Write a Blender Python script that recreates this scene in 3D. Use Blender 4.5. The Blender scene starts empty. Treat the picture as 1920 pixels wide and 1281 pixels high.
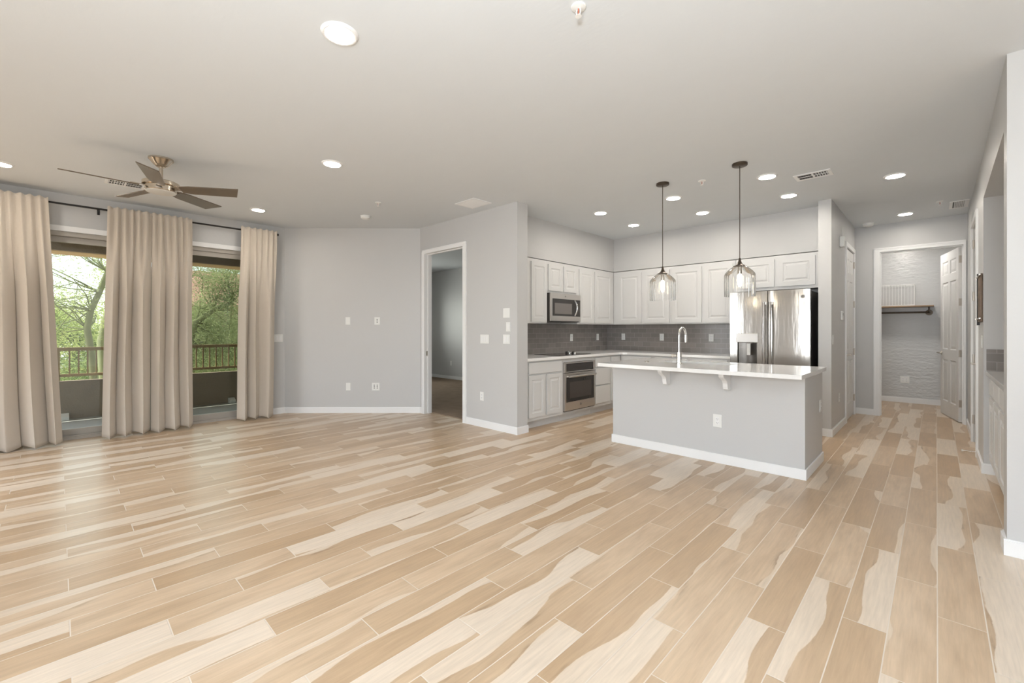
import bpy, bmesh, math, random
from mathutils import Vector, Matrix

S = bpy.context.scene
COL = S.collection
PI = math.pi
R = math.radians

# ------------------------------------------------------------------ camera
cd = bpy.data.cameras.new('camera')
cam = bpy.data.objects.new('camera', cd)
COL.objects.link(cam)
cam.location = (0, 0, 1.275)
cam.rotation_euler = (R(90), 0, R(44.04))
cd.sensor_width = 36
cd.lens = 823 / 1920 * 36
cd.shift_y = -21.5 / 1920
cd.clip_start = 0.05
cd.clip_end = 300
S.camera = cam

# ------------------------------------------------------------------ world, sun, daylight, exposure
S.view_settings.view_transform = 'Standard'
S.view_settings.look = 'None'
S.view_settings.exposure = 0.27
S.view_settings.gamma = 1.0
S.view_settings.use_curve_mapping = False

w = bpy.data.worlds.new('sky')
S.world = w
w.use_nodes = True
wn = w.node_tree.nodes
sky = wn.new('ShaderNodeTexSky')
sky.sky_type = 'NISHITA'
sky.sun_disc = False
sky.sun_elevation = R(55)
sky.sun_rotation = R(200)
sky.dust_density = 2.5
hz = wn.new('ShaderNodeMixRGB')
hz.inputs[0].default_value = 0.55
hz.inputs[2].default_value = (4.4, 4.4, 4.4, 1)
w.node_tree.links.new(sky.outputs[0], hz.inputs[1])
w.node_tree.links.new(hz.outputs[0], wn['Background'].inputs[0])
wn['Background'].inputs[1].default_value = 0.40

sl = bpy.data.lights.new('sun', 'SUN')
sun = bpy.data.objects.new('sun', sl)
COL.objects.link(sun)
sl.energy = 7.0
sl.angle = R(0.6)
sl.color = (1, 0.95, 0.86)
sun.rotation_euler = Vector((-0.2, -0.5, 0.84)).to_track_quat('Z', 'Y').to_euler()


def area(name, loc, direction, sx, sy, power, color, spread=180):
    l = bpy.data.lights.new(name, 'AREA')
    o = bpy.data.objects.new(name, l)
    COL.objects.link(o)
    l.shape = 'RECTANGLE'
    l.size, l.size_y = sx, sy
    l.energy = power
    l.color = color
    l.spread = R(spread)
    o.location = loc
    o.rotation_euler = Vector(direction).to_track_quat('-Z', 'Z').to_euler()
    return o


# added area lamps in unseen rear and side openings; daylight at the balcony side
area('rear_fill_lamp', (-0.6, -2.72, 1.25), (-0.15, 1, 0.04), 3.0, 2.3, 76, (0.86, 0.935, 1.0))  # added lamp in an unseen rear opening, lights the room from behind
area('rear_left_fill_lamp', (-6.0, -2.72, 1.25), (0.45, 1, -0.38), 1.7, 2.0, 19, (0.86, 0.935, 1.0), 90)  # added to brighten the diagonal and bedroom-door walls; no such window known
area('side_fill_lamp', (2.62, 0.6, 1.3), (-1, 0.0, 0.1), 3.6, 2.2, 14, (0.90, 0.955, 1.0))  # added light from the right, no window known there
area('daylight_balcony', (-7.5, 0.8, 1.3), (1, 0, -0.35), 2.2, 2.2, 12, (0.86, 0.94, 1.0))
area('daylight_bedroom_window', (-10.7, 5.25, 1.55), (1, 0, -0.1), 1.4, 1.25, 68, (1.0, 0.97, 0.94))
# the photographer's flash, bounced off the ceiling beside the tripod
area('bounce_flash', (0.25, -0.65, 1.75), (-0.04, 0.22, 1), 0.5, 0.5, 130, (0.82, 0.92, 1.0))

# ------------------------------------------------------------------ materials
MATS = {}


def nodes(m):
    return m.node_tree.nodes, m.node_tree.links


def mat(name, col, rough=0.5, metal=0.0, spec=0.5, bump=0.0, bscale=60.0, bstretch=(1, 1, 1), vary=0.0, vscale=3.0, aniso=0.0, dist=0.002):
    m = bpy.data.materials.new(name)
    m.use_nodes = True
    n, l = nodes(m)
    b = n['Principled BSDF']
    b.inputs['Base Color'].default_value = (*col, 1)
    b.inputs['Roughness'].default_value = rough
    b.inputs['Metallic'].default_value = metal
    b.inputs['Specular IOR Level'].default_value = spec
    if aniso:
        b.inputs['Anisotropic'].default_value = aniso
    tc = n.new('ShaderNodeTexCoord')
    mp = n.new('ShaderNodeMapping')
    mp.inputs['Scale'].default_value = bstretch
    l.new(tc.outputs['Object'], mp.inputs[0])
    nz = n.new('ShaderNodeTexNoise')
    nz.inputs['Scale'].default_value = vscale
    nz.inputs['Detail'].default_value = 3
    l.new(mp.outputs[0], nz.inputs['Vector'])
    mx = n.new('ShaderNodeMixRGB')
    mx.inputs[1].default_value = (*[c * (1 - vary) for c in col], 1)
    mx.inputs[2].default_value = (*[min(1, c * (1 + vary)) for c in col], 1)
    l.new(nz.outputs[0], mx.inputs[0])
    l.new(mx.outputs[0], b.inputs['Base Color'])
    if bump:
        n2 = n.new('ShaderNodeTexNoise')
        n2.inputs['Scale'].default_value = bscale
        n2.inputs['Detail'].default_value = 4
        l.new(mp.outputs[0], n2.inputs['Vector'])
        bp = n.new('ShaderNodeBump')
        bp.inputs['Strength'].default_value = bump
        bp.inputs['Distance'].default_value = dist
        l.new(n2.outputs[0], bp.inputs['Height'])
        l.new(bp.outputs[0], b.inputs['Normal'])
    MATS[name] = m
    return m


WALL = mat('wall_paint', (0.565, 0.562, 0.558), 0.42, bump=0.35, bscale=38, vary=0.015)
CLOSETWALL = mat('closet_wall_paint', (0.55, 0.55, 0.545), 0.26, bump=1.0, bscale=13, bstretch=(1, 1, 2.4), vary=0.02, dist=0.007)
CEIL = mat('ceiling_paint', (0.70, 0.73, 0.756), 0.75, bump=0.35, bscale=20, bstretch=(1, 2.4, 1), vary=0.012, dist=0.0015)
TRIM = mat('white_trim_paint', (0.85, 0.85, 0.85), 0.35, vary=0.01)
CABW = mat('white_cabinet_paint', (0.66, 0.657, 0.65), 0.38, vary=0.012)
DOORW = mat('white_door_paint', (0.75, 0.745, 0.735), 0.35, vary=0.01)
PLASTIC = mat('white_plastic', (0.82, 0.82, 0.80), 0.4)
SLOT = mat('dark_slot', (0.05, 0.047, 0.045), 0.6)
QUARTZ = mat('white_quartz', (0.87, 0.868, 0.86), 0.12, vary=0.03, vscale=40)
GREYTOP = mat('grey_quartz', (0.50, 0.49, 0.48), 0.2, vary=0.04, vscale=40)
STEEL = mat('brushed_steel', (0.56, 0.535, 0.505), 0.17, metal=1, bump=0.3, bscale=2.6, bstretch=(2.4, 2.4, 0.30), vary=0.05, vscale=2, aniso=0.3, dist=0.02)
STEEL2 = mat('plain_brushed_steel', (0.58, 0.555, 0.53), 0.30, metal=1, bump=0.05, bscale=200, bstretch=(1, 1, 0.05), vary=0.04)
DARKSTEEL = mat('dark_steel', (0.20, 0.185, 0.17), 0.32, metal=1)
CHROME = mat('polished_chrome', (0.75, 0.74, 0.73), 0.10, metal=1)
NICKEL = mat('satin_nickel', (0.56, 0.52, 0.47), 0.28, metal=1, vary=0.05)
FANNICKEL = mat('fan_nickel', (0.62, 0.55, 0.46), 0.22, metal=1, vary=0.05)
FANBLADE = mat('fan_blade_brown', (0.125, 0.092, 0.06), 0.38, bump=0.1, bscale=30, vary=0.12, vscale=8)
BRONZE = mat('oil_bronze', (0.085, 0.065, 0.048), 0.38, metal=0.7, vary=0.1)
BLACKM = mat('black_metal', (0.022, 0.020, 0.019), 0.4, metal=0.4, vary=0.1)
DARKCASE = mat('dark_appliance_case', (0.045, 0.040, 0.037), 0.45, vary=0.08)
BLACKG = mat('black_glass', (0.030, 0.026, 0.024), 0.07, vary=0.1)
OVGLASS = mat('oven_inner_glass', (0.06, 0.05, 0.044), 0.1, vary=0.1)
MWGLASS = mat('microwave_window', (0.16, 0.145, 0.135), 0.14, vary=0.05)
SHELFW = mat('shelf_wood', (0.33, 0.225, 0.14), 0.5, bump=0.2, bscale=14, bstretch=(0.4, 6, 6), vary=0.2, vscale=12)
RUSTIC = mat('rustic_wood', (0.17, 0.125, 0.09), 0.7, bump=0.6, bscale=20, bstretch=(1, 1, 0.3), vary=0.45, vscale=9)
CARPET = mat('carpet', (0.30, 0.225, 0.165), 0.95, spec=0.1, bump=1.0, bscale=160, vary=0.25, vscale=6, dist=0.01)
VINYL = mat('almond_vinyl_frame', (0.42, 0.385, 0.34), 0.45, vary=0.03)
STUCCO = mat('balcony_stucco', (0.30, 0.24, 0.18), 0.9, spec=0.15, bump=0.8, bscale=50, vary=0.12, vscale=7, dist=0.006)
BEAMLIT = mat('sunlit_beam_stucco', (0.62, 0.46, 0.27), 0.9, spec=0.15, bump=0.6, bscale=50, vary=0.1, dist=0.005)  # paler than the balcony stucco: bounced sun on the beam put into its colour
DECK = mat('balcony_floor', (0.36, 0.37, 0.355), 0.7, bump=0.3, bscale=80, vary=0.08)
RAILM = mat('railing_bronze', (0.40, 0.27, 0.12), 0.5, vary=0.08)
GROUND = mat('desert_ground', (0.32, 0.26, 0.18), 0.95, spec=0.1, bump=0.5, bscale=3, vary=0.25, vscale=0.8)
BARK = mat('green_bark', (0.22, 0.24, 0.125), 0.85, spec=0.2, bump=0.5, bscale=18, vary=0.3, vscale=6)
ROOFT = mat('clay_roof_tile', (0.46, 0.25, 0.19), 0.8, bump=1.0, bscale=9, bstretch=(1, 8, 1), vary=0.25, vscale=9, dist=0.05)
HOUSEW = mat('tan_stucco', (0.46, 0.36, 0.27), 0.9, vary=0.06)
RUBBER = mat('white_rubber', (0.7, 0.7, 0.68), 0.7)


def leafmat(name, c1, c2):
    m = bpy.data.materials.new(name)
    m.use_nodes = True
    n, l = nodes(m)
    for x in list(n):
        n.remove(x)
    out = n.new('ShaderNodeOutputMaterial')
    tc = n.new('ShaderNodeTexCoord')
    nz = n.new('ShaderNodeTexNoise')
    nz.inputs['Scale'].default_value = 1.6
    nz.inputs['Detail'].default_value = 6
    l.new(tc.outputs['Object'], nz.inputs['Vector'])
    cr = n.new('ShaderNodeValToRGB')
    cr.color_ramp.elements[0].position = 0.35
    cr.color_ramp.elements[1].position = 0.68
    cr.color_ramp.elements[0].color = (*c1, 1)
    cr.color_ramp.elements[1].color = (*c2, 1)
    l.new(nz.outputs[0], cr.inputs[0])
    d = n.new('ShaderNodeBsdfDiffuse')
    t = n.new('ShaderNodeBsdfTranslucent')
    mx = n.new('ShaderNodeMixShader')
    mx.inputs[0].default_value = 0.45
    l.new(cr.outputs[0], d.inputs[0])
    l.new(cr.outputs[0], t.inputs[0])
    l.new(d.outputs[0], mx.inputs[1])
    l.new(t.outputs[0], mx.inputs[2])
    l.new(mx.outputs[0], out.inputs[0])
    return m


LEAF = leafmat('palo_verde_leaf', (0.30, 0.38, 0.13), (0.60, 0.66, 0.28))
LEAF2 = leafmat('mesquite_leaf', (0.24, 0.29, 0.14), (0.50, 0.55, 0.30))
LEAF3 = leafmat('shrub_leaf', (0.10, 0.15, 0.06), (0.32, 0.40, 0.16))


def curtainmat():
    m = bpy.data.materials.new('curtain_linen')
    m.use_nodes = True
    n, l = nodes(m)
    for x in list(n):
        n.remove(x)
    out = n.new('ShaderNodeOutputMaterial')
    tc = n.new('ShaderNodeTexCoord')
    nz = n.new('ShaderNodeTexNoise')
    nz.inputs['Scale'].default_value = 160
    l.new(tc.outputs['Object'], nz.inputs['Vector'])
    mxc = n.new('ShaderNodeMixRGB')
    mxc.inputs[1].default_value = (0.66, 0.595, 0.515, 1)
    mxc.inputs[2].default_value = (0.72, 0.65, 0.57, 1)
    l.new(nz.outputs[0], mxc.inputs[0])
    d = n.new('ShaderNodeBsdfDiffuse')
    d.inputs['Roughness'].default_value = 0.6
    t = n.new('ShaderNodeBsdfTranslucent')
    mx = n.new('ShaderNodeMixShader')
    mx.inputs[0].default_value = 0.12
    l.new(mxc.outputs[0], d.inputs[0])
    l.new(mxc.outputs[0], t.inputs[0])
    l.new(d.outputs[0], mx.inputs[1])
    l.new(t.outputs[0], mx.inputs[2])
    l.new(mx.outputs[0], out.inputs[0])
    return m


LINEN = curtainmat()


def glassmat(name, tint=(1, 1, 1), ior=1.45, rough=0.0, haze=0.0):
    """thin clear sheet: see-through with a Fresnel reflection"""
    m = bpy.data.materials.new(name)
    m.use_nodes = True
    n, l = nodes(m)
    for x in list(n):
        n.remove(x)
    out = n.new('ShaderNodeOutputMaterial')
    tr = n.new('ShaderNodeBsdfTransparent')
    tr.inputs[0].default_value = (*tint, 1)
    gl = n.new('ShaderNodeBsdfGlossy')
    gl.inputs['Roughness'].default_value = rough
    fr = n.new('ShaderNodeFresnel')
    fr.inputs[0].default_value = ior
    mx = n.new('ShaderNodeMixShader')
    l.new(fr.outputs[0], mx.inputs[0])
    l.new(tr.outputs[0], mx.inputs[1])
    l.new(gl.outputs[0], mx.inputs[2])
    last = mx
    if haze:
        df = n.new('ShaderNodeBsdfDiffuse')
        df.inputs[0].default_value = (0.85, 0.85, 0.84, 1)
        m2 = n.new('ShaderNodeMixShader')
        m2.inputs[0].default_value = haze
        l.new(mx.outputs[0], m2.inputs[1])
        l.new(df.outputs[0], m2.inputs[2])
        last = m2
    l.new(last.outputs[0], out.inputs[0])
    return m


PANE = glassmat('window_pane_glass', (0.93, 0.96, 0.94), 1.35)
PANESCREEN = glassmat('insect_screen', (0.80, 0.81, 0.78), 1.02)
SHADE = glassmat('clear_shade_glass', (0.95, 0.95, 0.95), 1.42, 0.02, haze=0.03)
FROST = mat('frosted_glass', (0.62, 0.60, 0.56), 0.3)


def emit(name, col, strength):
    m = bpy.data.materials.new(name)
    m.use_nodes = True
    n, l = nodes(m)
    b = n['Principled BSDF']
    b.inputs['Base Color'].default_value = (0.8, 0.8, 0.8, 1)
    b.inputs['Emission Color'].default_value = (*col, 1)
    b.inputs['Emission Strength'].default_value = strength
    return m


CANLIGHT = emit('downlight_lens', (1.0, 0.93, 0.83), 98)
BULB = emit('edison_bulb_glow', (1.0, 0.84, 0.60), 22)


def floormat():
    m = bpy.data.materials.new('wood_look_tile')
    m.use_nodes = True
    n, l = nodes(m)
    b = n['Principled BSDF']

    def M(op, a, bb=None, c=None, clamp=False):
        x = n.new('ShaderNodeMath')
        x.operation = op
        x.use_clamp = clamp
        for i, v in enumerate((a, bb, c)):
            if v is None:
                continue
            if isinstance(v, (int, float)):
                x.inputs[i].default_value = v
            else:
                l.new(v, x.inputs[i])
        return x.outputs[0]

    def comb(x, y, z):
        c = n.new('ShaderNodeCombineXYZ')
        for i, v in enumerate((x, y, z)):
            if isinstance(v, (int, float)):
                c.inputs[i].default_value = v
            else:
                l.new(v, c.inputs[i])
        return c.outputs[0]

    def noise(vec, scale, detail=3, rough=0.5):
        z = n.new('ShaderNodeTexNoise')
        z.inputs['Scale'].default_value = scale
        z.inputs['Detail'].default_value = detail
        z.inputs['Roughness'].default_value = rough
        l.new(vec, z.inputs['Vector'])
        return z.outputs[0]

    def mix(f, c1, c2, mode='MIX'):
        x = n.new('ShaderNodeMixRGB')
        x.blend_type = mode
        if isinstance(f, (int, float)):
            x.inputs[0].default_value = f
        else:
            l.new(f, x.inputs[0])
        for i, v in ((1, c1), (2, c2)):
            if isinstance(v, tuple):
                x.inputs[i].default_value = (*v, 1)
            else:
                l.new(v, x.inputs[i])
        return x.outputs[0]

    def step(v, lo, hi):
        r = n.new('ShaderNodeMapRange')
        r.interpolation_type = 'SMOOTHSTEP'
        r.inputs[1].default_value = lo
        r.inputs[2].default_value = hi
        l.new(v, r.inputs[0])
        return r.outputs[0]

    W, L = 0.1525, 0.8955
    tc = n.new('ShaderNodeTexCoord')
    sp = n.new('ShaderNodeSeparateXYZ')
    l.new(tc.outputs['Object'], sp.inputs[0])
    X, Y = sp.outputs[0], sp.outputs[1]
    r = M('DIVIDE', M('ADD', X, 4.877), W)
    row = M('FLOOR', r)
    u = M('SUBTRACT', r, row)
    q = M('DIVIDE', M('ADD', M('ADD', Y, 0.263), M('MULTIPLY', row, 0.2985)), L)
    colm = M('FLOOR', q)
    v = M('SUBTRACT', q, colm)
    wnz = n.new('ShaderNodeTexWhiteNoise')
    wnz.noise_dimensions = '2D'
    l.new(comb(row, colm, 0), wnz.inputs['Vector'])
    sc = n.new('ShaderNodeSeparateColor')
    l.new(wnz.outputs['Color'], sc.inputs[0])
    r1, r2, r3 = sc.outputs
    r4 = wnz.outputs['Value']
    # flip side of the pale streak
    flip = M('GREATER_THAN', r1, 0.5)
    uu = M('ADD', M('MULTIPLY', u, M('SUBTRACT', 1.0, M('MULTIPLY', flip, 2.0))), flip)
    sid = M('MULTIPLY', r4, 91.0)
    slow = noise(comb(M('MULTIPLY', u, 0.6), M('MULTIPLY', Y, 1.55), sid), 1.0, 1.0)
    fine = noise(comb(M('MULTIPLY', X, 30.0), M('MULTIPLY', Y, 9.0), sid), 1.0, 5.0, 0.65)
    thr = M('ADD', M('MULTIPLY', M('SUBTRACT', r2, 0.37), 1.7), M('MULTIPLY', M('SUBTRACT', slow, 0.5), 1.5))
    thr = M('ADD', thr, M('MULTIPLY', M('SUBTRACT', fine, 0.5), 0.10))
    sgn = M('SUBTRACT', thr, uu)
    pale = step(sgn, -0.012, 0.02)
    grain = noise(comb(M('MULTIPLY', X, 85.0), M('MULTIPLY', Y, 5.0), sid), 1.0, 5.0, 0.6)
    cloud = noise(comb(M('MULTIPLY', X, 16.0), M('MULTIPLY', Y, 3.0), sid), 1.0, 3.0)
    tan = mix(r3, (0.485, 0.335, 0.202), (0.63, 0.475, 0.325))
    tan = mix(M('MULTIPLY', step(cloud, 0.35, 0.75), 0.55), tan, (0.43, 0.295, 0.182))
    cream = mix(r2, (0.63, 0.50, 0.365), (0.715, 0.60, 0.48))
    base = mix(pale, tan, cream)
    # darker mineral streak on the edge between the two woods
    edge = M('MULTIPLY', step(sgn, -0.16, -0.01), M('SUBTRACT', 1.0, pale))
    edge = M('MULTIPLY', edge, step(noise(comb(M('MULTIPLY', X, 25.0), M('MULTIPLY', Y, 4.0), M('ADD', sid, 7.0)), 1.0, 4.0), 0.5, 0.72))
    base = mix(M('MULTIPLY', edge, 0.75), base, (0.265, 0.175, 0.105))
    g = M('ADD', 0.78, M('MULTIPLY', grain, 0.44))
    gc = n.new('ShaderNodeCombineColor')
    for i in range(3):
        l.new(g, gc.inputs[i])
    base = mix(1.0, base, gc.outputs[0], 'MULTIPLY')
    du = M('MULTIPLY', M('MINIMUM', u, M('SUBTRACT', 1.0, u)), W)
    dv = M('MULTIPLY', M('MINIMUM', v, M('SUBTRACT', 1.0, v)), L)
    dm = M('MINIMUM', du, dv)
    gm = M('SUBTRACT', 1.0, step(dm, 0.0016, 0.0026))
    base = mix(gm, base, (0.72, 0.63, 0.53))
    l.new(base, b.inputs['Base Color'])
    rr = M('ADD', 0.25, M('MULTIPLY', grain, 0.10))
    l.new(M('ADD', rr, M('MULTIPLY', gm, 0.3)), b.inputs['Roughness'])
    bp = n.new('ShaderNodeBump')
    bp.inputs['Strength'].default_value = 0.35
    bp.inputs['Distance'].default_value = 0.002
    l.new(M('ADD', step(dm, 0.0008, 0.004), M('MULTIPLY', grain, 0.12)), bp.inputs['Height'])
    l.new(bp.outputs[0], b.inputs['Normal'])
    return m


FLOOR = floormat()


def tilemat(name, swap):
    """grey glazed subway tile, laid in a stagger with pale grout"""
    m = bpy.data.materials.new(name)
    m.use_nodes = True
    n, l = nodes(m)
    b = n['Principled BSDF']
    tc = n.new('ShaderNodeTexCoord')
    sp = n.new('ShaderNodeSeparateXYZ')
    l.new(tc.outputs['Object'], sp.inputs[0])
    cb = n.new('ShaderNodeCombineXYZ')
    l.new(sp.outputs[1 if swap else 0], cb.inputs[0])
    l.new(sp.outputs[2], cb.inputs[1])
    br = n.new('ShaderNodeTexBrick')
    br.inputs['Scale'].default_value = 1
    br.inputs['Brick Width'].default_value = 0.152
    br.inputs['Row Height'].default_value = 0.0765
    br.inputs['Mortar Size'].default_value = 0.0016
    br.inputs['Color1'].default_value = (0.225, 0.203, 0.190, 1)
    br.inputs['Color2'].default_value = (0.275, 0.248, 0.232, 1)
    br.inputs['Mortar'].default_value = (0.42, 0.39, 0.365, 1)
    l.new(cb.outputs[0], br.inputs['Vector'])
    l.new(br.outputs[0], b.inputs['Base Color'])
    b.inputs['Roughness'].default_value = 0.22
    nz = n.new('ShaderNodeTexNoise')
    nz.inputs['Scale'].default_value = 14
    l.new(tc.outputs['Object'], nz.inputs['Vector'])
    bp = n.new('ShaderNodeBump')
    bp.inputs['Strength'].default_value = 0.25
    bp.inputs['Distance'].default_value = 0.006
    l.new(nz.outputs[0], bp.inputs['Height'])
    l.new(bp.outputs[0], b.inputs['Normal'])
    return m


TILE_X = tilemat('grey_tile_back', False)
TILE_Y = tilemat('grey_tile_side', True)


# ------------------------------------------------------------------ mesh helpers
class MB:
    def __init__(self):
        self.v, self.f = [], []

    def add(self, vs, fs):
        o = len(self.v)
        self.v += [tuple(p) for p in vs]
        self.f += [tuple(i + o for i in f) for f in fs]
        return self

    def box(self, x0, y0, z0, x1, y1, z1):
        if x0 > x1: x0, x1 = x1, x0
        if y0 > y1: y0, y1 = y1, y0
        if z0 > z1: z0, z1 = z1, z0
        vs = [(x, y, z) for z in (z0, z1) for y in (y0, y1) for x in (x0, x1)]
        return self.add(vs, [(0, 2, 3, 1), (4, 5, 7, 6), (0, 1, 5, 4), (2, 6, 7, 3), (0, 4, 6, 2), (1, 3, 7, 5)])

    def prism(self, poly, a0, a1, axis='z'):
        """extrude a ccw polygon; axis z: poly=(x,y); axis x: poly=(y,z); axis y: poly=(x,z)"""
        def p(q, a):
            return {'z': (q[0], q[1], a), 'x': (a, q[0], q[1]), 'y': (q[0], a, q[1])}[axis]
        k = len(poly)
        vs = [p(q, a0) for q in poly] + [p(q, a1) for q in poly]
        fs = [tuple(range(k))[::-1], tuple(range(k, 2 * k))]
        fs += [(i, (i + 1) % k, (i + 1) % k + k, i + k) for i in range(k)]
        return self.add(vs, fs)

    def cyl(self, p0, p1, r0, r1=None, n=16):
        return self.tube([p0, p1], [r0, r0 if r1 is None else r1], n)

    def tube(self, pts, rad, n=10, caps=True):
        pts = [Vector(p) for p in pts]
        if isinstance(rad, (int, float)):
            rad = [rad] * len(pts)
        d0 = (pts[1] - pts[0]).normalized()
        up = Vector((0, 0, 1)) if abs(d0.z) < 0.9 else Vector((1, 0, 0))
        a = d0.cross(up).normalized()
        vs, fs = [], []
        for i, p in enumerate(pts):
            d = (pts[min(i + 1, len(pts) - 1)] - pts[max(i - 1, 0)]).normalized()
            a = (a - d * a.dot(d)).normalized()
            b = d.cross(a)
            for k in range(n):
                t = 2 * PI * k / n
                vs.append(p + (a * math.cos(t) + b * math.sin(t)) * rad[i])
        for i in range(len(pts) - 1):
            for k in range(n):
                k2 = (k + 1) % n
                fs.append((i * n + k, i * n + k2, (i + 1) * n + k2, (i + 1) * n + k))
        if caps:
            fs.append(tuple(range(n))[::-1])
            fs.append(tuple((len(pts) - 1) * n + k for k in range(n)))
        return self.add(vs, fs)

    def lathe(self, prof, c=(0, 0, 0), n=32, flute=None):
        vs, fs = [], []
        for j, (r, z) in enumerate(prof):
            for k in range(n):
                t = 2 * PI * k / n
                rr = r
                if flute and j >= flute[0]:
                    rr = r * (1 + flute[1] * math.cos(flute[2] * t))
                vs.append((c[0] + rr * math.cos(t), c[1] + rr * math.sin(t), c[2] + z))
        for j in range(len(prof) - 1):
            for k in range(n):
                k2 = (k + 1) % n
                fs.append((j * n + k, j * n + k2, (j + 1) * n + k2, (j + 1) * n + k))
        return self.add(vs, fs)

    def disc(self, c, r, n=32, up=True):
        vs = [(c[0] + r * math.cos(2 * PI * k / n), c[1] + r * math.sin(2 * PI * k / n), c[2]) for k in range(n)]
        f = tuple(range(n))
        return self.add(vs, [f if up else f[::-1]])

    def quad(self, a, b, c, d):
        return self.add([a, b, c, d], [(0, 1, 2, 3)])

    def slab(self, x0, x1, z0, z1, yf, t, panels=(), prof=((0, 0), (0.007, 0.008), (0.022, 0.009), (0.040, 0.001)), both=False):
        """panelled slab standing in the xz plane, its front at y=yf facing -y, t thick"""
        def face(y, sg):
            xs = sorted(set([x0, x1] + [p[0] for p in panels] + [p[1] for p in panels]))
            zs = sorted(set([z0, z1] + [p[2] for p in panels] + [p[3] for p in panels]))
            def q(ax, az, bx, bz, y0=y):
                vs = [(ax, y0, az), (bx, y0, az), (bx, y0, bz), (ax, y0, bz)]
                self.add(vs, [(0, 1, 2, 3) if sg > 0 else (3, 2, 1, 0)])
            for i in range(len(xs) - 1):
                for j in range(len(zs) - 1):
                    cx, cz = (xs[i] + xs[i + 1]) / 2, (zs[j] + zs[j + 1]) / 2
                    if any(p[0] < cx < p[1] and p[2] < cz < p[3] for p in panels):
                        continue
                    q(xs[i], zs[j], xs[i + 1], zs[j + 1])
            for p in panels:
                rings = []
                for ins, dep in prof:
                    yy = y + sg * dep
                    rings.append([(p[0] + ins, yy, p[2] + ins), (p[1] - ins, yy, p[2] + ins), (p[1] - ins, yy, p[3] - ins), (p[0] + ins, yy, p[3] - ins)])
                for a, b in zip(rings, rings[1:]):
                    fs = [(k, (k + 1) % 4, (k + 1) % 4 + 4, k + 4) for k in range(4)]
                    if sg < 0:
                        fs = [f[::-1] for f in fs]
                    self.add(a + b, fs)
                self.add(rings[-1], [(0, 1, 2, 3) if sg > 0 else (3, 2, 1, 0)])
        face(yf, 1)
        if both:
            face(yf + t, -1)
        else:
            self.add([(x0, yf + t, z0), (x1, yf + t, z0), (x1, yf + t, z1), (x0, yf + t, z1)], [(3, 2, 1, 0)])
        a, b = yf, yf + t
        self.quad((x0, a, z0), (x0, a, z1), (x0, b, z1), (x0, b, z0))
        self.quad((x1, a, z0), (x1, b, z0), (x1, b, z1), (x1, a, z1))
        self.quad((x0, a, z0), (x0, b, z0), (x1, b, z0), (x1, a, z0))
        self.quad((x0, a, z1), (x1, a, z1), (x1, b, z1), (x0, b, z1))
        return self

    def build(self, name, m, parent=None, smooth=False, bevel=0.0, label=None):
        me = bpy.data.meshes.new(name)
        me.from_pydata(self.v, [], self.f)
        me.validate()
        bm = bmesh.new()
        bm.from_mesh(me)
        bmesh.ops.recalc_face_normals(bm, faces=bm.faces) if not getattr(self, 'keep', False) else None
        bm.to_mesh(me)
        bm.free()
        me.materials.append(m)
        if smooth:
            me.polygons.foreach_set('use_smooth', [True] * len(me.polygons))
            me.set_sharp_from_angle(angle=R(38))
        o = bpy.data.objects.new(name, me)
        COL.objects.link(o)
        if parent is not None:
            o.parent = parent
        if bevel:
            b = o.modifiers.new('bevel', 'BEVEL')
            b.width = bevel
            b.segments = 2
            b.limit_method = 'ANGLE'
        if label:
            o['label'] = label
        return o


def B(x0, y0, z0, x1, y1, z1):
    return MB().box(x0, y0, z0, x1, y1, z1)


def tag(o, label, cat, group=None, kind=None):
    o['label'] = label
    o['category'] = cat
    if group:
        o['group'] = group
    if kind:
        o['kind'] = kind
    return o


def thing(name, label, cat, loc=(0, 0, 0), rz=0.0, group=None):
    o = bpy.data.objects.new(name, None)
    COL.objects.link(o)
    o.empty_display_size = 0.1
    o.location = loc
    o.rotation_euler = (0, 0, rz)
    return tag(o, label, cat, group)


def struct(name, mb, m, parent=None, bevel=0.0, smooth=False):
    o = mb.build(name, m, parent, bevel=bevel, smooth=smooth)
    if parent is None:
        o['kind'] = 'structure'
    return o


def dup(root, loc, rz, label, group=None):
    r = root.copy()
    COL.objects.link(r)
    r.location = loc
    r.rotation_euler = (0, 0, rz)
    r['label'] = label
    if group:
        r['group'] = group
    for ch in list(root.children):
        c = ch.copy()
        COL.objects.link(c)
        c.parent = r
        for g in list(ch.children):
            d = g.copy()
            COL.objects.link(d)
            d.parent = c
    return r


# ------------------------------------------------------------------ shell
CH = 2.84          # ceiling height
WX = -7.20         # window wall
struct('floor', B(-7.35, -2.75, -0.12, 2.65, 10.5, 0.0), FLOOR)
struct('ceiling', MB().prism([(-7.35, -2.75), (2.65, -2.75), (2.65, 10.5), (-10.62, 10.5), (-10.62, 3.80), (-7.35, 3.80)], CH, CH + 0.15), CEIL)

OY0, OY1, OZ0, OZ1 = -0.36, 1.96, 0.0, 2.41     # balcony door opening
mb = MB()
mb.box(WX - 0.15, -2.75, 0, WX, OY0, CH)
mb.box(WX - 0.15, OY1, 0, WX, 2.42, CH)
mb.box(WX - 0.15, OY0, OZ1, WX, OY1, CH)
struct('wall_left', mb, WALL)
struct('wall_diagonal', MB().prism([(-7.2, 2.42), (-5.72, 3.88), (-5.72, 4.0), (-5.77, 4.0), (-7.35, 2.45), (-7.35, 2.42)], 0, CH), WALL)
DX0, DX1 = -5.588, -4.682                    # bedroom doorway
mb = MB()
mb.box(-5.72, 3.88, 0, DX0 - 0.018, 4.0, CH)
mb.box(DX1 + 0.018, 3.88, 0, -4.35, 4.0, CH)
mb.box(-4.35, 3.88, 0, -3.665, 4.07, CH)
mb.box(DX0 - 0.018, 3.88, 2.448, DX1 + 0.018, 4.0, CH)
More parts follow.
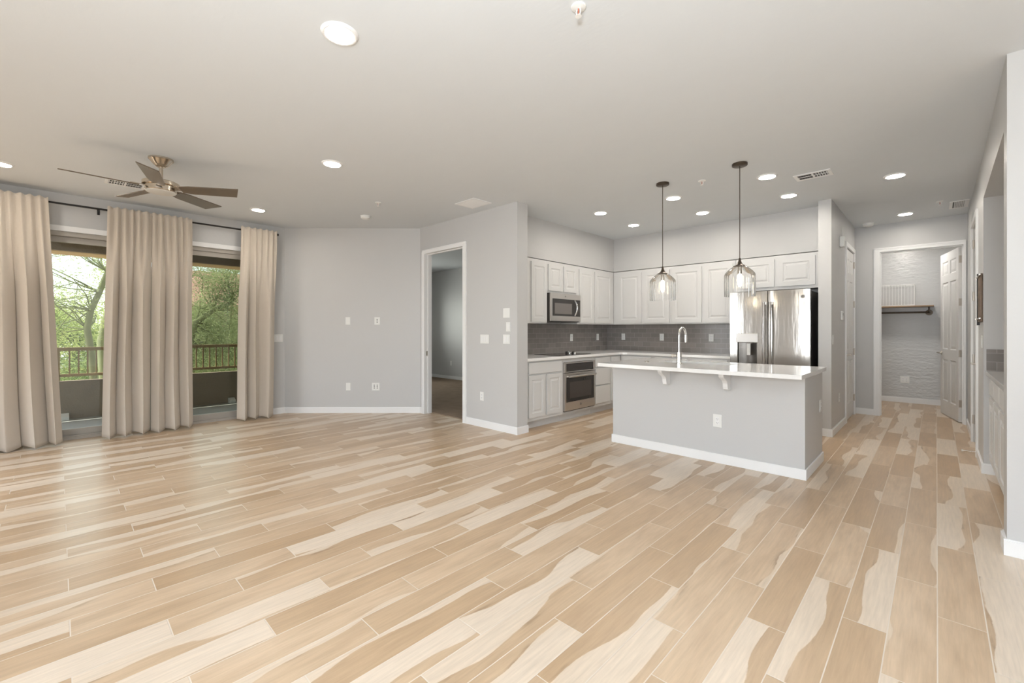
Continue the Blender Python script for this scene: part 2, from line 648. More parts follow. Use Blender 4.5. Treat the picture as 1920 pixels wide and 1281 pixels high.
struct('wall_bedroom_door', mb, WALL)
struct('wall_kitchen_left', B(-4.47, 4.07, 0, -4.35, 7.14, CH), WALL)
struct('wall_kitchen_back', B(-4.35, 7.02, 0, -1.03, 7.14, CH), WALL)
mb = MB()
mb.box(-4.35, 4.07, 2.28, -4.02, 7.02, CH)
mb.box(-4.02, 6.69, 2.28, -1.03, 7.02, CH)
struct('wall_kitchen_soffit', mb, WALL)
HD0, HD1 = 7.54, 8.36                        # hall-left door opening
mb = MB()
mb.box(-1.03, 6.405, 0, -0.90, HD0, CH)
mb.box(-1.03, HD1, 0, -0.90, 8.49, CH)
mb.box(-1.03, HD0, 2.43, -0.90, HD1, CH)
struct('wall_hall_left', mb, WALL)
CX0, CX1 = -0.603, 0.262                     # closet doorway
mb = MB()
mb.box(-1.7, 8.49, 0, CX0 - 0.018, 8.61, CH)
mb.box(CX1 + 0.018, 8.49, 0, 1.3, 8.61, CH)
mb.box(CX0 - 0.018, 8.49, 2.448, CX1 + 0.018, 8.61, CH)
struct('wall_hall_far', mb, WALL)
mb = MB()
mb.box(-1.7, 10.35, 0, 1.3, 10.47, CH)
mb.box(-1.82, 8.49, 0, -1.7, 10.47, CH)
mb.box(1.3, 8.49, 0, 1.42, 10.47, CH)
struct('wall_closet', mb, CLOSETWALL)
HX = 0.30                                     # hall right wall
RD0, RD1 = 6.44, 7.25                         # door in the right wall
mb = MB()
mb.box(HX, 5.72, 0, HX + 0.12, RD0, CH)
mb.box(HX, RD1, 0, HX + 0.12, 8.49, CH)
mb.box(HX, RD0, 2.43, HX + 0.12, RD1, CH)
struct('wall_hall_right', mb, WALL)
mb = MB()
mb.box(0.287, 3.74, 0, 2.65, 3.90, CH)                       # wall end near the viewer
mb.prism([(0.287, 3.90), (1.09, 3.90), (1.09, 5.84), (HX + 0.12, 5.84), (HX + 0.12, 5.72), (HX, 5.72)], 2.45, CH)   # header over the niche
mb.box(0.97, 3.90, 0, 1.09, 5.84, 2.45)                      # back of the niche
mb.box(HX + 0.12, 5.72, 0, 0.97, 5.84, 2.45)                 # far side of the niche
struct('wall_right_niche', mb, WALL)
mb = MB()
mb.box(-7.35, -2.75, 0, -6.9, -2.6, CH)
mb.box(-5.1, -2.75, 0, -2.1, -2.6, CH)
mb.box(-6.9, -2.75, 2.45, -5.1, -2.6, CH)
mb.box(0.9, -2.75, 0, 2.65, -2.6, CH)
mb.box(-2.1, -2.75, 2.45, 0.9, -2.6, CH)  # openings made for the added rear lamps
struct('wall_rear', mb, WALL)
mb = MB()
mb.box(2.5, -2.6, 0, 2.65, -1.3, CH)
mb.box(2.5, 2.5, 0, 2.65, 3.74, CH)
mb.box(2.5, -1.3, 2.45, 2.65, 2.5, CH)  # opening made for the added side lamp
struct('wall_right_rear', mb, WALL)

# bedroom beyond the open doorway
struct('floor_bedroom', B(-10.5, 4.0, -0.12, -4.47, 7.05, 0.012), CARPET)
mb = MB()
mb.box(-10.5, 7.05, 0, -4.47, 7.17, CH)
mb.box(-10.62, 3.88, 0, -10.5, 4.5, CH)
mb.box(-10.62, 6.0, 0, -10.5, 7.17, CH)
mb.box(-10.62, 4.5, 0, -10.5, 6.0, 0.9)
mb.box(-10.62, 4.5, 2.2, -10.5, 6.0, CH)
mb.box(-10.5, 3.88, 0, -5.78, 4.0, CH)
struct('wall_bedroom', mb, WALL)
bw = MB()
for y0, y1 in ((4.5, 4.55), (5.225, 5.275), (5.95, 6.0)):
    bw.box(-10.60, y0, 0.9, -10.54, y1, 2.2)
for z0, z1 in ((0.9, 0.95), (2.15, 2.2)):
    bw.box(-10.60, 4.5, z0, -10.54, 6.0, z1)
w2 = struct('window_2', bw, VINYL)
B(-10.575, 4.55, 0.95, -10.57, 5.95, 2.15).build('pane', PANE, w2)


# baseboards
def base(name, segs, t=0.013, h=0.083):
    mb = MB()
    for (xa, ya, xb, yb, nx, ny) in segs:
        p = [(xa, ya), (xb, yb), (xb + nx * t, yb + ny * t), (xa + nx * t, ya + ny * t)]
        mb.prism(p, 0, h)
        p2 = [(xa, ya), (xb, yb), (xb + nx * t * 0.5, yb + ny * t * 0.5), (xa + nx * t * 0.5, ya + ny * t * 0.5)]
        mb.prism(p2, h, h + 0.008)
    return struct(name, mb, TRIM)


q2 = math.sqrt(0.5)
base('baseboard_left', [(-7.2, -2.6, -7.2, OY0 - 0.0, 1, 0), (-7.2, OY1, -7.2, 2.42, 1, 0)])
base('baseboard_diagonal', [(-7.2, 2.42, -5.72, 3.88, q2, -q2)])
base('baseboard_bedroom_door', [(-5.72, 3.88, -5.66, 3.88, 0, -1), (-4.614, 3.88, -3.652, 3.88, 0, -1), (-3.665, 3.88, -3.665, 4.075, 1, 0)])
base('baseboard_hall_left', [(-1.03, 6.405, -0.887, 6.405, 0, -1), (-0.90, 6.405, -0.90, HD0 - 0.06, 1, 0), (-0.90, HD1 + 0.06, -0.90, 8.49, 1, 0)])
base('baseboard_hall_far', [(-0.887, 8.49, -0.677, 8.49, 0, -1)])
base('baseboard_closet', [(-1.7, 10.35, 1.3, 10.35, 0, -1)])
base('baseboard_hall_right', [(HX, 5.72, HX, RD0 - 0.06, -1, 0), (HX, RD1 + 0.06, HX, 8.49, -1, 0), (HX - 0.013, 5.72, 0.425, 5.72, 0, -1)])
base('baseboard_right', [(0.274, 3.74, 2.5, 3.74, 0, -1), (0.287, 3.74, 0.287, 3.90, -1, 0)])
base('baseboard_bedroom', [(-10.5, 7.05, -4.47, 7.05, 0, -1)])


# door casings (trim around openings)
def casing_xz(name, x0, x1, ztop, yface, ydepth, wl=0.06, wr=0.06, t=0.018, jamb=True):
    """casing on a wall that faces -y; the jamb lining runs back by ydepth"""
    mb = MB()
    mb.box(x0 - wl, yface - t, 0, x0, yface, ztop + 0.06)
    mb.box(x1, yface - t, 0, x1 + wr, yface, ztop + 0.06)
    mb.box(x0, yface - t, ztop, x1, yface, ztop + 0.06)
    mb.box(x0 - wl + 0.008, yface - t - 0.006, 0, x0 - wl + 0.022, yface - t, ztop + 0.052)
    mb.box(x0 - wl + 0.008, yface - t - 0.006, ztop + 0.038, x1 + wr - 0.008, yface - t, ztop + 0.052)
    if jamb:
        mb.box(x0 - 0.018, yface, 0, x0, yface + ydepth, ztop + 0.018)
        mb.box(x1, yface, 0, x1 + 0.018, yface + ydepth, ztop + 0.018)
        mb.box(x0, yface, ztop, x1, yface + ydepth, ztop + 0.018)
        mb.box(x0, yface + 0.045, 0, x0 + 0.012, yface + 0.08, ztop)
        mb.box(x1 - 0.012, yface + 0.045, 0, x1, yface + 0.08, ztop)
        mb.box(x0 + 0.012, yface + 0.045, ztop - 0.012, x1 - 0.012, yface + 0.08, ztop)
    return struct(name, mb, TRIM)


c = casing_xz('trim_1', DX0, DX1, 2.43, 3.88, 0.12, 0.072, 0.068)
B(DX0, 3.897, 0.885, DX0 + 0.002, 3.925, 0.955).build('strike_plate', NICKEL, c)
casing_xz('trim_2', CX0, CX1, 2.43, 8.49, 0.12, 0.074, 0.024)
# casing on the hall-left wall (faces +x)
mb = MB()
mb.box(-0.90, HD0 - 0.06, 0, -0.882, HD0, 2.49)
mb.box(-0.90, HD1, 0, -0.882, HD1 + 0.06, 2.49)
mb.box(-0.90, HD0, 2.43, -0.882, HD1, 2.49)
struct('trim_3', mb, TRIM)
mb = MB()
mb.box(HX - 0.018, RD0 - 0.06, 0, HX, RD0, 2.49)
mb.box(HX - 0.018, RD1, 0, HX, RD1 + 0.06, 2.49)
mb.box(HX - 0.018, RD0, 2.43, HX, RD1, 2.49)
struct('trim_4', mb, TRIM)


# ------------------------------------------------------------------ six-panel doors
def six_panel(name, wd, loc, rz, handle_x, hinge_x, tstep=0.035, handle_side=(-1,), ht=2.405, edge_leaf=False):
    d = bpy.data.objects.new(name, None)
    COL.objects.link(d)
    d.location = loc
    d.rotation_euler = (0, 0, rz)
    d['kind'] = 'structure'
    st = 0.105
    mid = wd / 2
    pw = (wd - 3 * st) / 2
    cols = ((st, st + pw), (wd - st - pw, wd - st))
    rows = ((0.22, 0.84), (0.99, 1.98), (2.09, 2.29))
    pan = [(a, b, e, f) for a, b in cols for e, f in rows]
    prof = ((0, 0), (0.012, 0.009), (0.022, 0.009), (0.050, 0.002))
    MB().slab(0, wd, 0.012, ht + 0.01, 0, tstep, pan, prof, both=True).build('door_leaf', DOORW, d)
    for s in handle_side:
        y = 0 if s < 0 else tstep
        h = MB()
        h.cyl((handle_x, y, 0.93), (handle_x, y + s * 0.012, 0.93), 0.027, n=20)
        h.cyl((handle_x, y, 0.93), (handle_x, y + s * 0.05, 0.93), 0.010, n=12)
        dx = 0.11 if handle_x < mid else -0.11
        h.tube([(handle_x, y + s * 0.05, 0.93), (handle_x + dx * 0.5, y + s * 0.052, 0.932), (handle_x + dx, y + s * 0.047, 0.926)], [0.010, 0.0095, 0.008], 10)
        h.build('lever_handle', NICKEL, d, smooth=True)
    for z in (0.26, 0.95, 1.66, 2.25):
        k = MB()
        hx = hinge_x
        k.cyl((hx, -0.009, z - 0.05), (hx, -0.009, z + 0.05), 0.0085, n=10)
        if edge_leaf:
            k.box(-0.003, 0.002, z - 0.05, -0.0006, 0.033, z + 0.05)
        k.box(hx - (0.002 if hx < mid else 0.034), -0.0015, z - 0.045, hx + (0.034 if hx < mid else 0.002), -0.0003, z + 0.045)
        k.build('hinge', NICKEL, d, smooth=True)
    return d


# hall-left door: faces +x, local x -> +y
six_panel('door_1', 0.81, (-0.903, HD0 + 0.005, 0), R(90), 0.07, 0.808)
# closet door, swung into the closet; hinge on the right jamb
ang = math.atan2(9.45 - 8.615, 0.085 - 0.258)
six_panel('door_2', 0.85, (0.252, 8.622, 0), ang, 0.78, 0.0, handle_side=(-1, 1), edge_leaf=True)
# hall-right door: faces -x, local x -> -y
six_panel('door_3', 0.80, (HX + 0.012, RD1 - 0.005, 0), R(-90), 0.73, 0.002)

# sliding balcony door
d4 = bpy.data.objects.new('door_4', None)
COL.objects.link(d4)
d4['kind'] = 'structure'
mb = MB()
fx0, fx1 = WX - 0.13, WX - 0.02
mb.box(fx0, OY0, OZ0, fx1, OY0 + 0.05, OZ1)
mb.box(fx0, OY1 - 0.05, OZ0, fx1, OY1, OZ1)
mb.box(fx0, OY0 + 0.05, OZ1 - 0.05, fx1, OY1 - 0.05, OZ1)
mb.box(fx0, OY0 + 0.05, OZ0, fx1, OY1 - 0.05, OZ0 + 0.03)
for xx in (-0.05, -0.09):
    mb.box(WX + xx - 0.004, OY0 + 0.05, 0.03, WX + xx + 0.004, OY1 - 0.05, 0.045)
mb.build('door_frame', VINYL, d4)
B(WX, OY0 - 0.06, OZ1, WX + 0.018, OY1 + 0.06, OZ1 + 0.06).build('head_casing', TRIM, d4)
for nm, ya, yb, xo in (('fixed_panel', OY0 + 0.05, 0.84, -0.105), ('sliding_panel', 0.76, OY1 - 0.05, -0.06)):
    mb = MB()
    xa, xb = WX + xo - 0.018, WX + xo + 0.018
    mb.box(xa, ya, 0.046, xb, ya + 0.06, OZ1 - 0.052)
    mb.box(xa, yb - 0.06, 0.046, xb, yb, OZ1 - 0.052)
    mb.box(xa, ya + 0.06, 0.046, xb, yb - 0.06, 0.115)
    mb.box(xa, ya + 0.06, OZ1 - 0.115, xb, yb - 0.06, OZ1 - 0.052)
    pn = mb.build(nm, VINYL, d4)
    B(WX + xo - 0.003, ya + 0.06, 0.115, WX + xo + 0.003, yb - 0.06, OZ1 - 0.115).build('pane', PANE, pn)
B(WX - 0.129, 0.86, 0.05, WX - 0.1285, OY1 - 0.06, OZ1 - 0.055).build('insect_screen', PANESCREEN, d4)

# ------------------------------------------------------------------ outside: balcony
struct('floor_balcony', B(-9.2, -3.0, -0.2, WX - 0.15, 3.8, -0.02), DECK)
mb = MB()
mb.box(-9.22, -3.0, -0.2, -9.07, 3.8, 0.53)
struct('wall_balcony_parapet', mb, STUCCO)
struct('ceiling_balcony', B(-9.40, -3.0, 2.72, WX - 0.15, 3.8, 2.86), STUCCO)
struct('trim_5', B(-9.40, -3.0, 2.40, -8.96, 3.8, 2.72), BEAMLIT)  # beam in the paler stucco, its sunlit underside put into the colour
struct('trim_6', B(-8.959, -3.0, 2.405, -8.90, 3.8, 2.72), STUCCO)  # separate darker strip: shade on the beam's inner face put into its colour
rl = thing('balcony_railing', 'brown metal railing with thin balusters on top of the balcony parapet', 'railing', (-9.145, 0, 0.53))
B(-0.03, -3.0, 0.44, 0.03, 3.8, 0.49).build('top_rail', RAILM, rl)
B(-0.02, -3.0, 0.06, 0.02, 3.8, 0.10).build('bottom_rail', RAILM, rl)
for y in (-2.6, -1.3, 0.0, 1.3, 2.6):
    B(-0.02, y - 0.02, 0, 0.02, y + 0.02, 0.44).build('post', RAILM, rl)
y = -0.94
while y < 2.9:
    if all(abs(y - p) > 0.035 for p in (-2.6, -1.3, 0.0, 1.3, 2.6)):
        B(-0.009, y - 0.009, 0.10, 0.009, y + 0.009, 0.44).build('baluster', RAILM, rl)
    y += 0.096

for (yy, lab) in ((0.065, 'short white downspout elbow at the foot of the parapet beside the left curtain'), (2.15, 'short white downspout elbow at the foot of the parapet beside the far right curtain')):
    o = MB().prism([(0, 0), (0.12, 0), (0.12, 0.05), (0.05, 0.09), (0, 0.09)], -0.045, 0.045, axis='y').build('downspout_elbow', PLASTIC)
    o.location = (-9.069, yy, -0.02)
    tag(o, lab, 'downspout')

struct('ground', B(-70, -60, -3.4, 60, 60, -3.2), GROUND)

random.seed(7)


def tree(name, label, root, path, rad, crown, leafm, nleaf, lsize, nbranch=26, group=None, twig=1.0, bark=BARK):
    """path: trunk points; crown: list of (centre, radii) blobs of foliage"""
    t = thing(name, label, 'tree', root, group=group)
    rp = Vector(root)
    P = [Vector(p) - rp for p in path]
    MB().tube(P, rad, 10).build('trunk', bark, t, smooth=True)
    bm = MB()
    lf = MB()
    lf.keep = True
    for c, r in crown:
        c = Vector(c) - rp
        nb = max(4, int(nbranch / len(crown)))
        ends = []
        for k in range(nb):
            d = Vector((random.gauss(0, 1), random.gauss(0, 1), random.gauss(0.1, 1))).normalized()
            e = c + Vector((d.x * r[0], d.y * r[1], d.z * r[2])) * random.uniform(0.55, 1.0)
            s = min(P[len(P) // 3:], key=lambda p: (p - e).length + random.uniform(0, 0.8))
            m1 = s.lerp(e, 0.5) + Vector((random.uniform(-.25, .25), random.uniform(-.25, .25), random.uniform(0, .35)))
            bm.tube([s, s.lerp(m1, .5) + Vector((random.uniform(-.1, .1), random.uniform(-.1, .1), 0)), m1, e], [0.035 * twig, 0.028 * twig, 0.018 * twig, 0.006], 5)
            ends.append((s, m1, e))
        for k in range(int(nleaf / len(crown))):
            if random.random() < 0.55:
                s, m1, e = random.choice(ends)
                f = random.uniform(0.3, 1.05)
                p = (m1.lerp(e, f)) + Vector((random.gauss(0, .16), random.gauss(0, .16), random.gauss(-.05, .14)))
            else:
                d = Vector((random.gauss(0, 1), random.gauss(0, 1), random.gauss(0, 1))).normalized() * (random.random() ** 0.4)
                p = c + Vector((d.x * r[0], d.y * r[1], d.z * r[2]))
            a = Vector((random.gauss(0, 1), random.gauss(0, 1), random.gauss(-.3, .7))).normalized()
            b = a.cross(Vector((random.gauss(0, 1), random.gauss(0, 1), random.gauss(0, 1)))).normalized()
            L = lsize * random.uniform(0.6, 1.6)
            W = L * 0.32
            lf.quad(p - a * L - b * W, p + a * L - b * W * 0.3, p + a * L + b * W * 0.3, p - a * L + b * W)
    bm.build('branches', bark, t, smooth=True)
    lf.build('foliage', leafm, t)
    return t


tree('palo_verde', 'bent green-barked palo verde tree behind the railing, seen left of the middle curtains', (-11.5, 0.60, -3.2),
     [(-11.5, 0.60, -3.2), (-11.5, 0.52, -1.0), (-11.5, 0.46, 0.6), (-11.5, 0.38, 1.30), (-11.5, 0.43, 1.65), (-11.5, 0.55, 2.0), (-11.5, 0.66, 2.4), (-11.55, 0.74, 2.9), (-11.7, 0.7, 3.8)],
     [0.075, 0.065, 0.058, 0.052, 0.05, 0.046, 0.038, 0.028, 0.014],
     [((-12.0, 0.0, 2.8), (0.8, 0.9, 1.3)), ((-11.9, 0.5, 3.5), (0.8, 0.8, 0.9)), ((-12.0, 0.0, 1.5), (0.6, 0.8, 0.8))], LEAF, 13000, 0.017, 70, twig=0.36)
tree('palo_verde', 'slim upright palo verde stem just right of the bent trunk', (-13.6, 0.86, -3.2),
     [(-13.6, 0.86, -3.2), (-13.6, 0.78, -0.5), (-13.6, 0.70, 1.0), (-13.6, 0.76, 1.5), (-13.6, 1.0, 2.3)],
     [0.12, 0.11, 0.10, 0.08, 0.04],
     [((-13.6, 1.0, 2.5), (0.4, 0.5, 0.6))], LEAF, 2500, 0.02, 12, twig=0.4)
tree('mesquite', 'leaning grey-green mesquite tree filling the glass between the right curtains', (-12.6, 2.2, -3.2),
     [(-12.6, 2.2, -3.2), (-12.6, 2.15, -0.6), (-12.6, 2.1, 0.9), (-12.6, 2.25, 1.45), (-12.6, 2.6, 1.75), (-12.6, 3.0, 1.95)],
     [0.14, 0.12, 0.10, 0.075, 0.06, 0.03],
     [((-12.7, 2.75, 1.5), (0.7, 0.75, 1.0)), ((-12.7, 2.9, 2.7), (0.7, 0.75, 0.7)), ((-12.7, 2.75, 0.3), (0.7, 0.75, 1.1))], LEAF2, 26000, 0.021, 70, twig=0.42)
tree('palo_verde', 'broad yellow-green sunlit tree crown far beyond the railing on the left', (-18.6, 0.3, -3.2),
     [(-18.6, 0.3, -3.2), (-18.6, 0.2, -1), (-18.6, 0.4, 1)], [0.2, 0.15, 0.08],
     [((-18.6, 0.2, 0.9), (1.4, 1.9, 1.6)), ((-18.6, 0.6, 0.0), (1.4, 1.9, 2.0))], LEAF, 26000, 0.042, 40, twig=0.5)
tree('shrub', 'dark green dense shrub showing through the balusters on the left', (-15.6, 0.6, -3.2),
     [(-15.6, 0.6, -3.2), (-15.6, 0.6, -1.6), (-15.6, 0.7, -0.4)], [0.12, 0.1, 0.05],
     [((-15.6, 0.4, -0.6), (0.9, 1.5, 1.3))], LEAF3, 11000, 0.036, 18, twig=0.6)
tree('shrub', 'dark green dense shrub showing through the balusters on the right', (-15.8, 3.3, -3.2),
     [(-15.8, 3.3, -3.2), (-15.8, 3.3, -1.6), (-15.8, 3.3, -0.4)], [0.12, 0.1, 0.05],
     [((-15.8, 3.3, -0.6), (0.9, 1.2, 1.5))], LEAF3, 11000, 0.036, 18, twig=0.6)
tree('mesquite', 'olive green tree crown far behind the leaning mesquite', (-21, 4.6, -3.2),
     [(-21, 4.6, -3.2), (-21, 4.5, -1), (-21, 4.6, 1)], [0.2, 0.15, 0.08],
     [((-21, 4.5, 0.6), (1.4, 1.7, 2.1))], LEAF2, 18000, 0.05, 30, twig=0.6)
hs = thing('house', 'distant tan house with a red clay tile roof behind the right trees', 'house', (-28, 7.4, -3.2))
B(-3, -4, 0, 3, 4, 5.6).build('walls', HOUSEW, hs)
MB().prism([(-3.6, 5.6), (3.6, 5.6), (0, 7.6)], -4.5, 4.5, axis='y').build('roof', ROOFT, hs)

# ------------------------------------------------------------------ curtains
rod = thing('curtain_rod', 'long black curtain rod above the balcony door', 'curtain rod', (-7.085, 0, 2.70))
MB().cyl((0, -1.2, 0), (0, 2.26, 0), 0.011, n=14).build('pole', BLACKM, rod, smooth=True)
for yy in (-1.2, 2.26):
    s = 1 if yy > 0 else -1
    MB().cyl((0, yy, 0), (0, yy + s * 0.035, 0), 0.017, n=14).build('finial', BLACKM, rod, smooth=True)
for yy in (-1.0, 0.335, 2.2):
    mb = MB()
    mb.box(-0.115, yy - 0.012, -0.05, -0.109, yy + 0.012, 0.02)
    mb.box(-0.11, yy - 0.006, -0.022, 0.005, yy + 0.006, -0.014)
    mb.box(-0.014, yy - 0.006, -0.035, -0.008, yy + 0.006, -0.012)
    mb.build('bracket', BLACKM, rod)


def curtain(label, y0t, y1t, y0b, y1b, folds, seed, xoff=0.0, zb=0.02, zt=2.725, amp=0.086):
    """gathered rod-pocket header above, wide irregular folds below"""
    rnd = random.Random(seed)
    NZ = 60
    wd = [rnd.uniform(0.55, 1.5) for _ in range(folds)]
    tot = sum(wd)
    edges = [0.0]
    for q in wd:
        edges.append(edges[-1] + q / tot)
    am = [rnd.uniform(0.6, 1.15) for _ in range(folds)]
    sk = [rnd.uniform(-0.28, 0.28) for _ in range(folds)]
    gn = folds * 2
    gph = [rnd.uniform(-0.9, 0.9) for _ in range(gn + 2)]
    per = 26
    NU = per * folds
    vs, fs = [], []
    for j in range(NZ + 1):
        s = j / NZ
        z = zt + (zb - zt) * s
        low = min(1.0, max(0.0, (s - 0.03) / 0.42))
        low = low * low * (3 - 2 * low)
        for i in range(NU + 1):
            k = min(i // per, folds - 1)
            f = i / per - k
            g = f + sk[k] * f * (1 - f) * (1.5 - s)
            u = edges[k] + (edges[k + 1] - edges[k]) * f
            kk = u * gn
            ki = int(min(kk, gn - 1e-6))
            gp = gph[ki] * (1 - kk + ki) + gph[ki + 1] * (kk - ki)
            gather = math.sin(2 * PI * kk + gp)
            fold = -math.cos(2 * PI * g)
            fold = fold * (1.12 - 0.12 * fold * fold)
            a = amp * am[k] * (0.25 + 0.75 * low) * (1 - 0.10 * s)
            x = a * fold * (0.15 + 0.85 * low) + 0.024 * gather * (1 - low) * (0.6 if s < 0.03 else 1.0)
            x += 0.006 * math.sin(9 * s + 3 * u + seed) * s
            lean = 0.012 * math.sin(2.2 * s * PI + seed + 4 * u) * s * math.sin(PI * u)
            y = (y0t + (y1t - y0t) * u) * (1 - s) + (y0b + (y1b - y0b) * u) * s
            y += lean - 0.16 * a * math.sin(4 * PI * f) * low
            zz = z
            if j == 0:
                zz += 0.006 * gather
            if j == NZ:
                zz += 0.012 * math.sin(2 * PI * g + 1.0) + 0.008 * math.sin(5 * u + seed)
            vs.append((x, y, zz))
    for j in range(NZ):
        for i in range(NU):
            a = j * (NU + 1) + i
            fs.append((a, a + NU + 1, a + NU + 2, a + 1))
    mb = MB()
    mb.keep = True
    mb.add(vs, fs)
    o = mb.build('curtain', LINEN, smooth=True)
    o.data.polygons.foreach_set('use_smooth', [True] * len(o.data.polygons))
    o.location = (-6.975 + xoff, 0, 0)
    sd = o.modifiers.new('cloth', 'SOLIDIFY')
    sd.thickness = 0.003
    tag(o, label, 'curtain', 'linen curtains on the black rod')
    return o


curtain('beige linen curtain at the left edge of the photo, left of the first glass', -0.95, -0.078, -0.95, 0.035, 6, 3)
curtain('left half of the beige curtain pair hanging between the two panes', 0.402, 0.8085, 0.355, 0.799, 3, 11)
curtain('right half of the beige curtain pair hanging between the two panes', 0.810, 1.215, 0.801, 1.235, 3, 23)
curtain('narrow beige curtain next to the bare grey wall, far right of the rod', 1.775, 2.235, 1.74, 2.205, 3, 31)


# ------------------------------------------------------------------ cabinets
def cabinet(name, label, w, z0, z1, depth, loc, rz, doors=(), drawers=(), toe=False, cat='cabinet', group=None, stile=0.062, m=CABW):
    """origin = left end of the face frame on the floor; local -y is the front"""
    t = thing(name, label, cat, loc, rz, group)
    B(0, 0, z0, w, depth, z1).build('carcass', m, t)
    if toe:
        B(0, 0.075, 0, w, depth, z0).build('toe_kick', m, t)
    for (a, b, c, d) in doors:
        MB().slab(a, b, c, d, -0.020, 0.0195, [(a + stile, b - stile, c + stile, d - stile)]).build('door', m, t, bevel=0.003)
    for (a, b, c, d) in drawers:
        B(a, -0.020, c, b, -0.0005, d).build('drawer', m, t, bevel=0.006)
    return t


UZ0, UZ1 = 1.37, 2.269
ux = -4.02


def Y(y0, ys):       # left run: local x = Y - y0
    return [(a - y0, b - y0, c, d) for a, b, c, d in ys]


cabinet('upper_cabinet', 'white wall cabinet left of the microwave', 0.80, UZ0, UZ1, 0.328, (ux, 4.072, 0), R(90),
        Y(4.072, [(4.11, 4.455, 1.39, 2.225), (4.527, 4.855, 1.39, 2.225)]), group='white wall cabinets', stile=0.055)
cabinet('upper_cabinet', 'short two-door white cabinet above the microwave', 0.742, 1.815, UZ1, 0.328, (ux, 4.874, 0), R(90),
        Y(4.874, [(4.896, 5.225, 1.845, 2.225), (5.26, 5.59, 1.845, 2.225)]), group='white wall cabinets', stile=0.055)
cabinet('upper_cabinet', 'two-door white wall cabinet right of the microwave in the corner', 1.068, UZ0, UZ1, 0.328, (ux, 5.618, 0), R(90),
        Y(5.618, [(5.656, 6.045, 1.39, 2.225), (6.087, 6.60, 1.39, 2.225)]), group='white wall cabinets')
cabinet('upper_cabinet', 'two-door white wall cabinet beside the corner, behind the left pendant', 1.02, UZ0, UZ1, 0.328, (-4.018, 6.69, 0), 0,
        [(-3.92 + 4.018, -3.496 + 4.018, 1.39, 2.225), (-3.458 + 4.018, -3.02 + 4.018, 1.39, 2.225)], group='white wall cabinets')
cabinet('upper_cabinet', 'two-door white wall cabinet just left of the refrigerator', 0.945, UZ0, UZ1, 0.328, (-2.997, 6.69, 0), 0,
        [(-2.98 + 2.997, -2.52 + 2.997, 1.39, 2.225), (-2.48 + 2.997, -2.085 + 2.997, 1.39, 2.225)], group='white wall cabinets')
cabinet('upper_cabinet', 'short two-door white cabinet above the refrigerator', 1.018, 1.815, UZ1, 0.328, (-2.05, 6.69, 0), 0,
        [(0.06, 0.485, 1.855, 2.225), (0.525, 0.945, 1.855, 2.225)], group='white wall cabinets')

bx = -3.72
cabinet('base_cabinet', 'white base cabinet with one wide drawer over two doors, left of the oven', 0.782, 0.11, 0.876, 0.60, (bx, 4.072, 0), R(90),
        Y(4.072, [(4.138, 4.457, 0.155, 0.69), (4.498, 4.822, 0.155, 0.69)]), Y(4.072, [(4.138, 4.822, 0.71, 0.855)]), toe=True, group='white base cabinets', stile=0.055)
oc = thing('oven_cabinet', 'white cabinet frame that holds the wall oven', 'cabinet', (bx, 4.856, 0), R(90))
mb = MB()
mb.box(0, 0, 0.11, 0.018, 0.60, 0.876)
mb.box(0.746, 0, 0.11, 0.764, 0.60, 0.876)
mb.box(0.018, 0, 0.826, 0.746, 0.60, 0.876)
mb.box(0.018, 0, 0.11, 0.746, 0.60, 0.135)
mb.box(0.018, 0.585, 0.135, 0.746, 0.60, 0.826)
mb.build('carcass', CABW, oc)
B(0, 0.075, 0, 0.764, 0.60, 0.11).build('toe_kick', CABW, oc)
cabinet('drawer_cabinet', 'white three-drawer base cabinet right of the oven', 0.455, 0.11, 0.876, 0.60, (bx, 5.622, 0), R(90), (),
        Y(5.622, [(5.648, 6.052, 0.71, 0.855), (5.648, 6.052, 0.435, 0.69), (5.648, 6.052, 0.155, 0.42)]), toe=True, group='white base cabinets')
cabinet('base_cabinet', 'narrow white corner base cabinet with one door, beside the three drawers', 0.318, 0.11, 0.876, 0.60, (bx, 6.079, 0), R(90),
        [(0.02, 0.29, 0.155, 0.69)], [(0.02, 0.29, 0.71, 0.855)], toe=True, group='white base cabinets', stile=0.05)
bx0 = -3.718
for i, (a, b, lab) in enumerate(((-3.718, -3.15, 'white base cabinet in the back run next to the corner'),
                                 (-3.148, -2.58, 'middle white base cabinet of the back run behind the island'),
                                 (-2.578, -2.03, 'white base cabinet right beside the refrigerator'))):
    ww = b - a
    cabinet('base_cabinet', lab, ww, 0.11, 0.876, 0.60, (a, 6.40, 0), 0, [(0.03, ww - 0.03, 0.155, 0.69)], [(0.03, ww - 0.03, 0.71, 0.855)], toe=True, group='white base cabinets')

ct = MB().prism([(-4.338, 4.072), (-3.68, 4.072), (-3.68, 6.28), (-3.65, 6.345), (-3.585, 6.375), (-2.025, 6.375), (-2.025, 7.008), (-4.338, 7.008)], 0.878, 0.914)
o = ct.build('worktop', QUARTZ, bevel=0.003)
tag(o, 'white quartz L-shaped worktop running round the kitchen corner', 'countertop')
o = B(-4.349, 4.072, 0.9145, -4.340, 7.010, 1.369).build('tile_backsplash', TILE_Y)
tag(o, 'grey subway tile backsplash behind the cooktop', 'backsplash', 'grey tile backsplashes')
o = B(-4.339, 7.011, 0.9145, -2.03, 7.019, 1.369).build('tile_backsplash', TILE_X)
tag(o, 'grey subway tile backsplash on the back wall left of the refrigerator', 'backsplash', 'grey tile backsplashes')

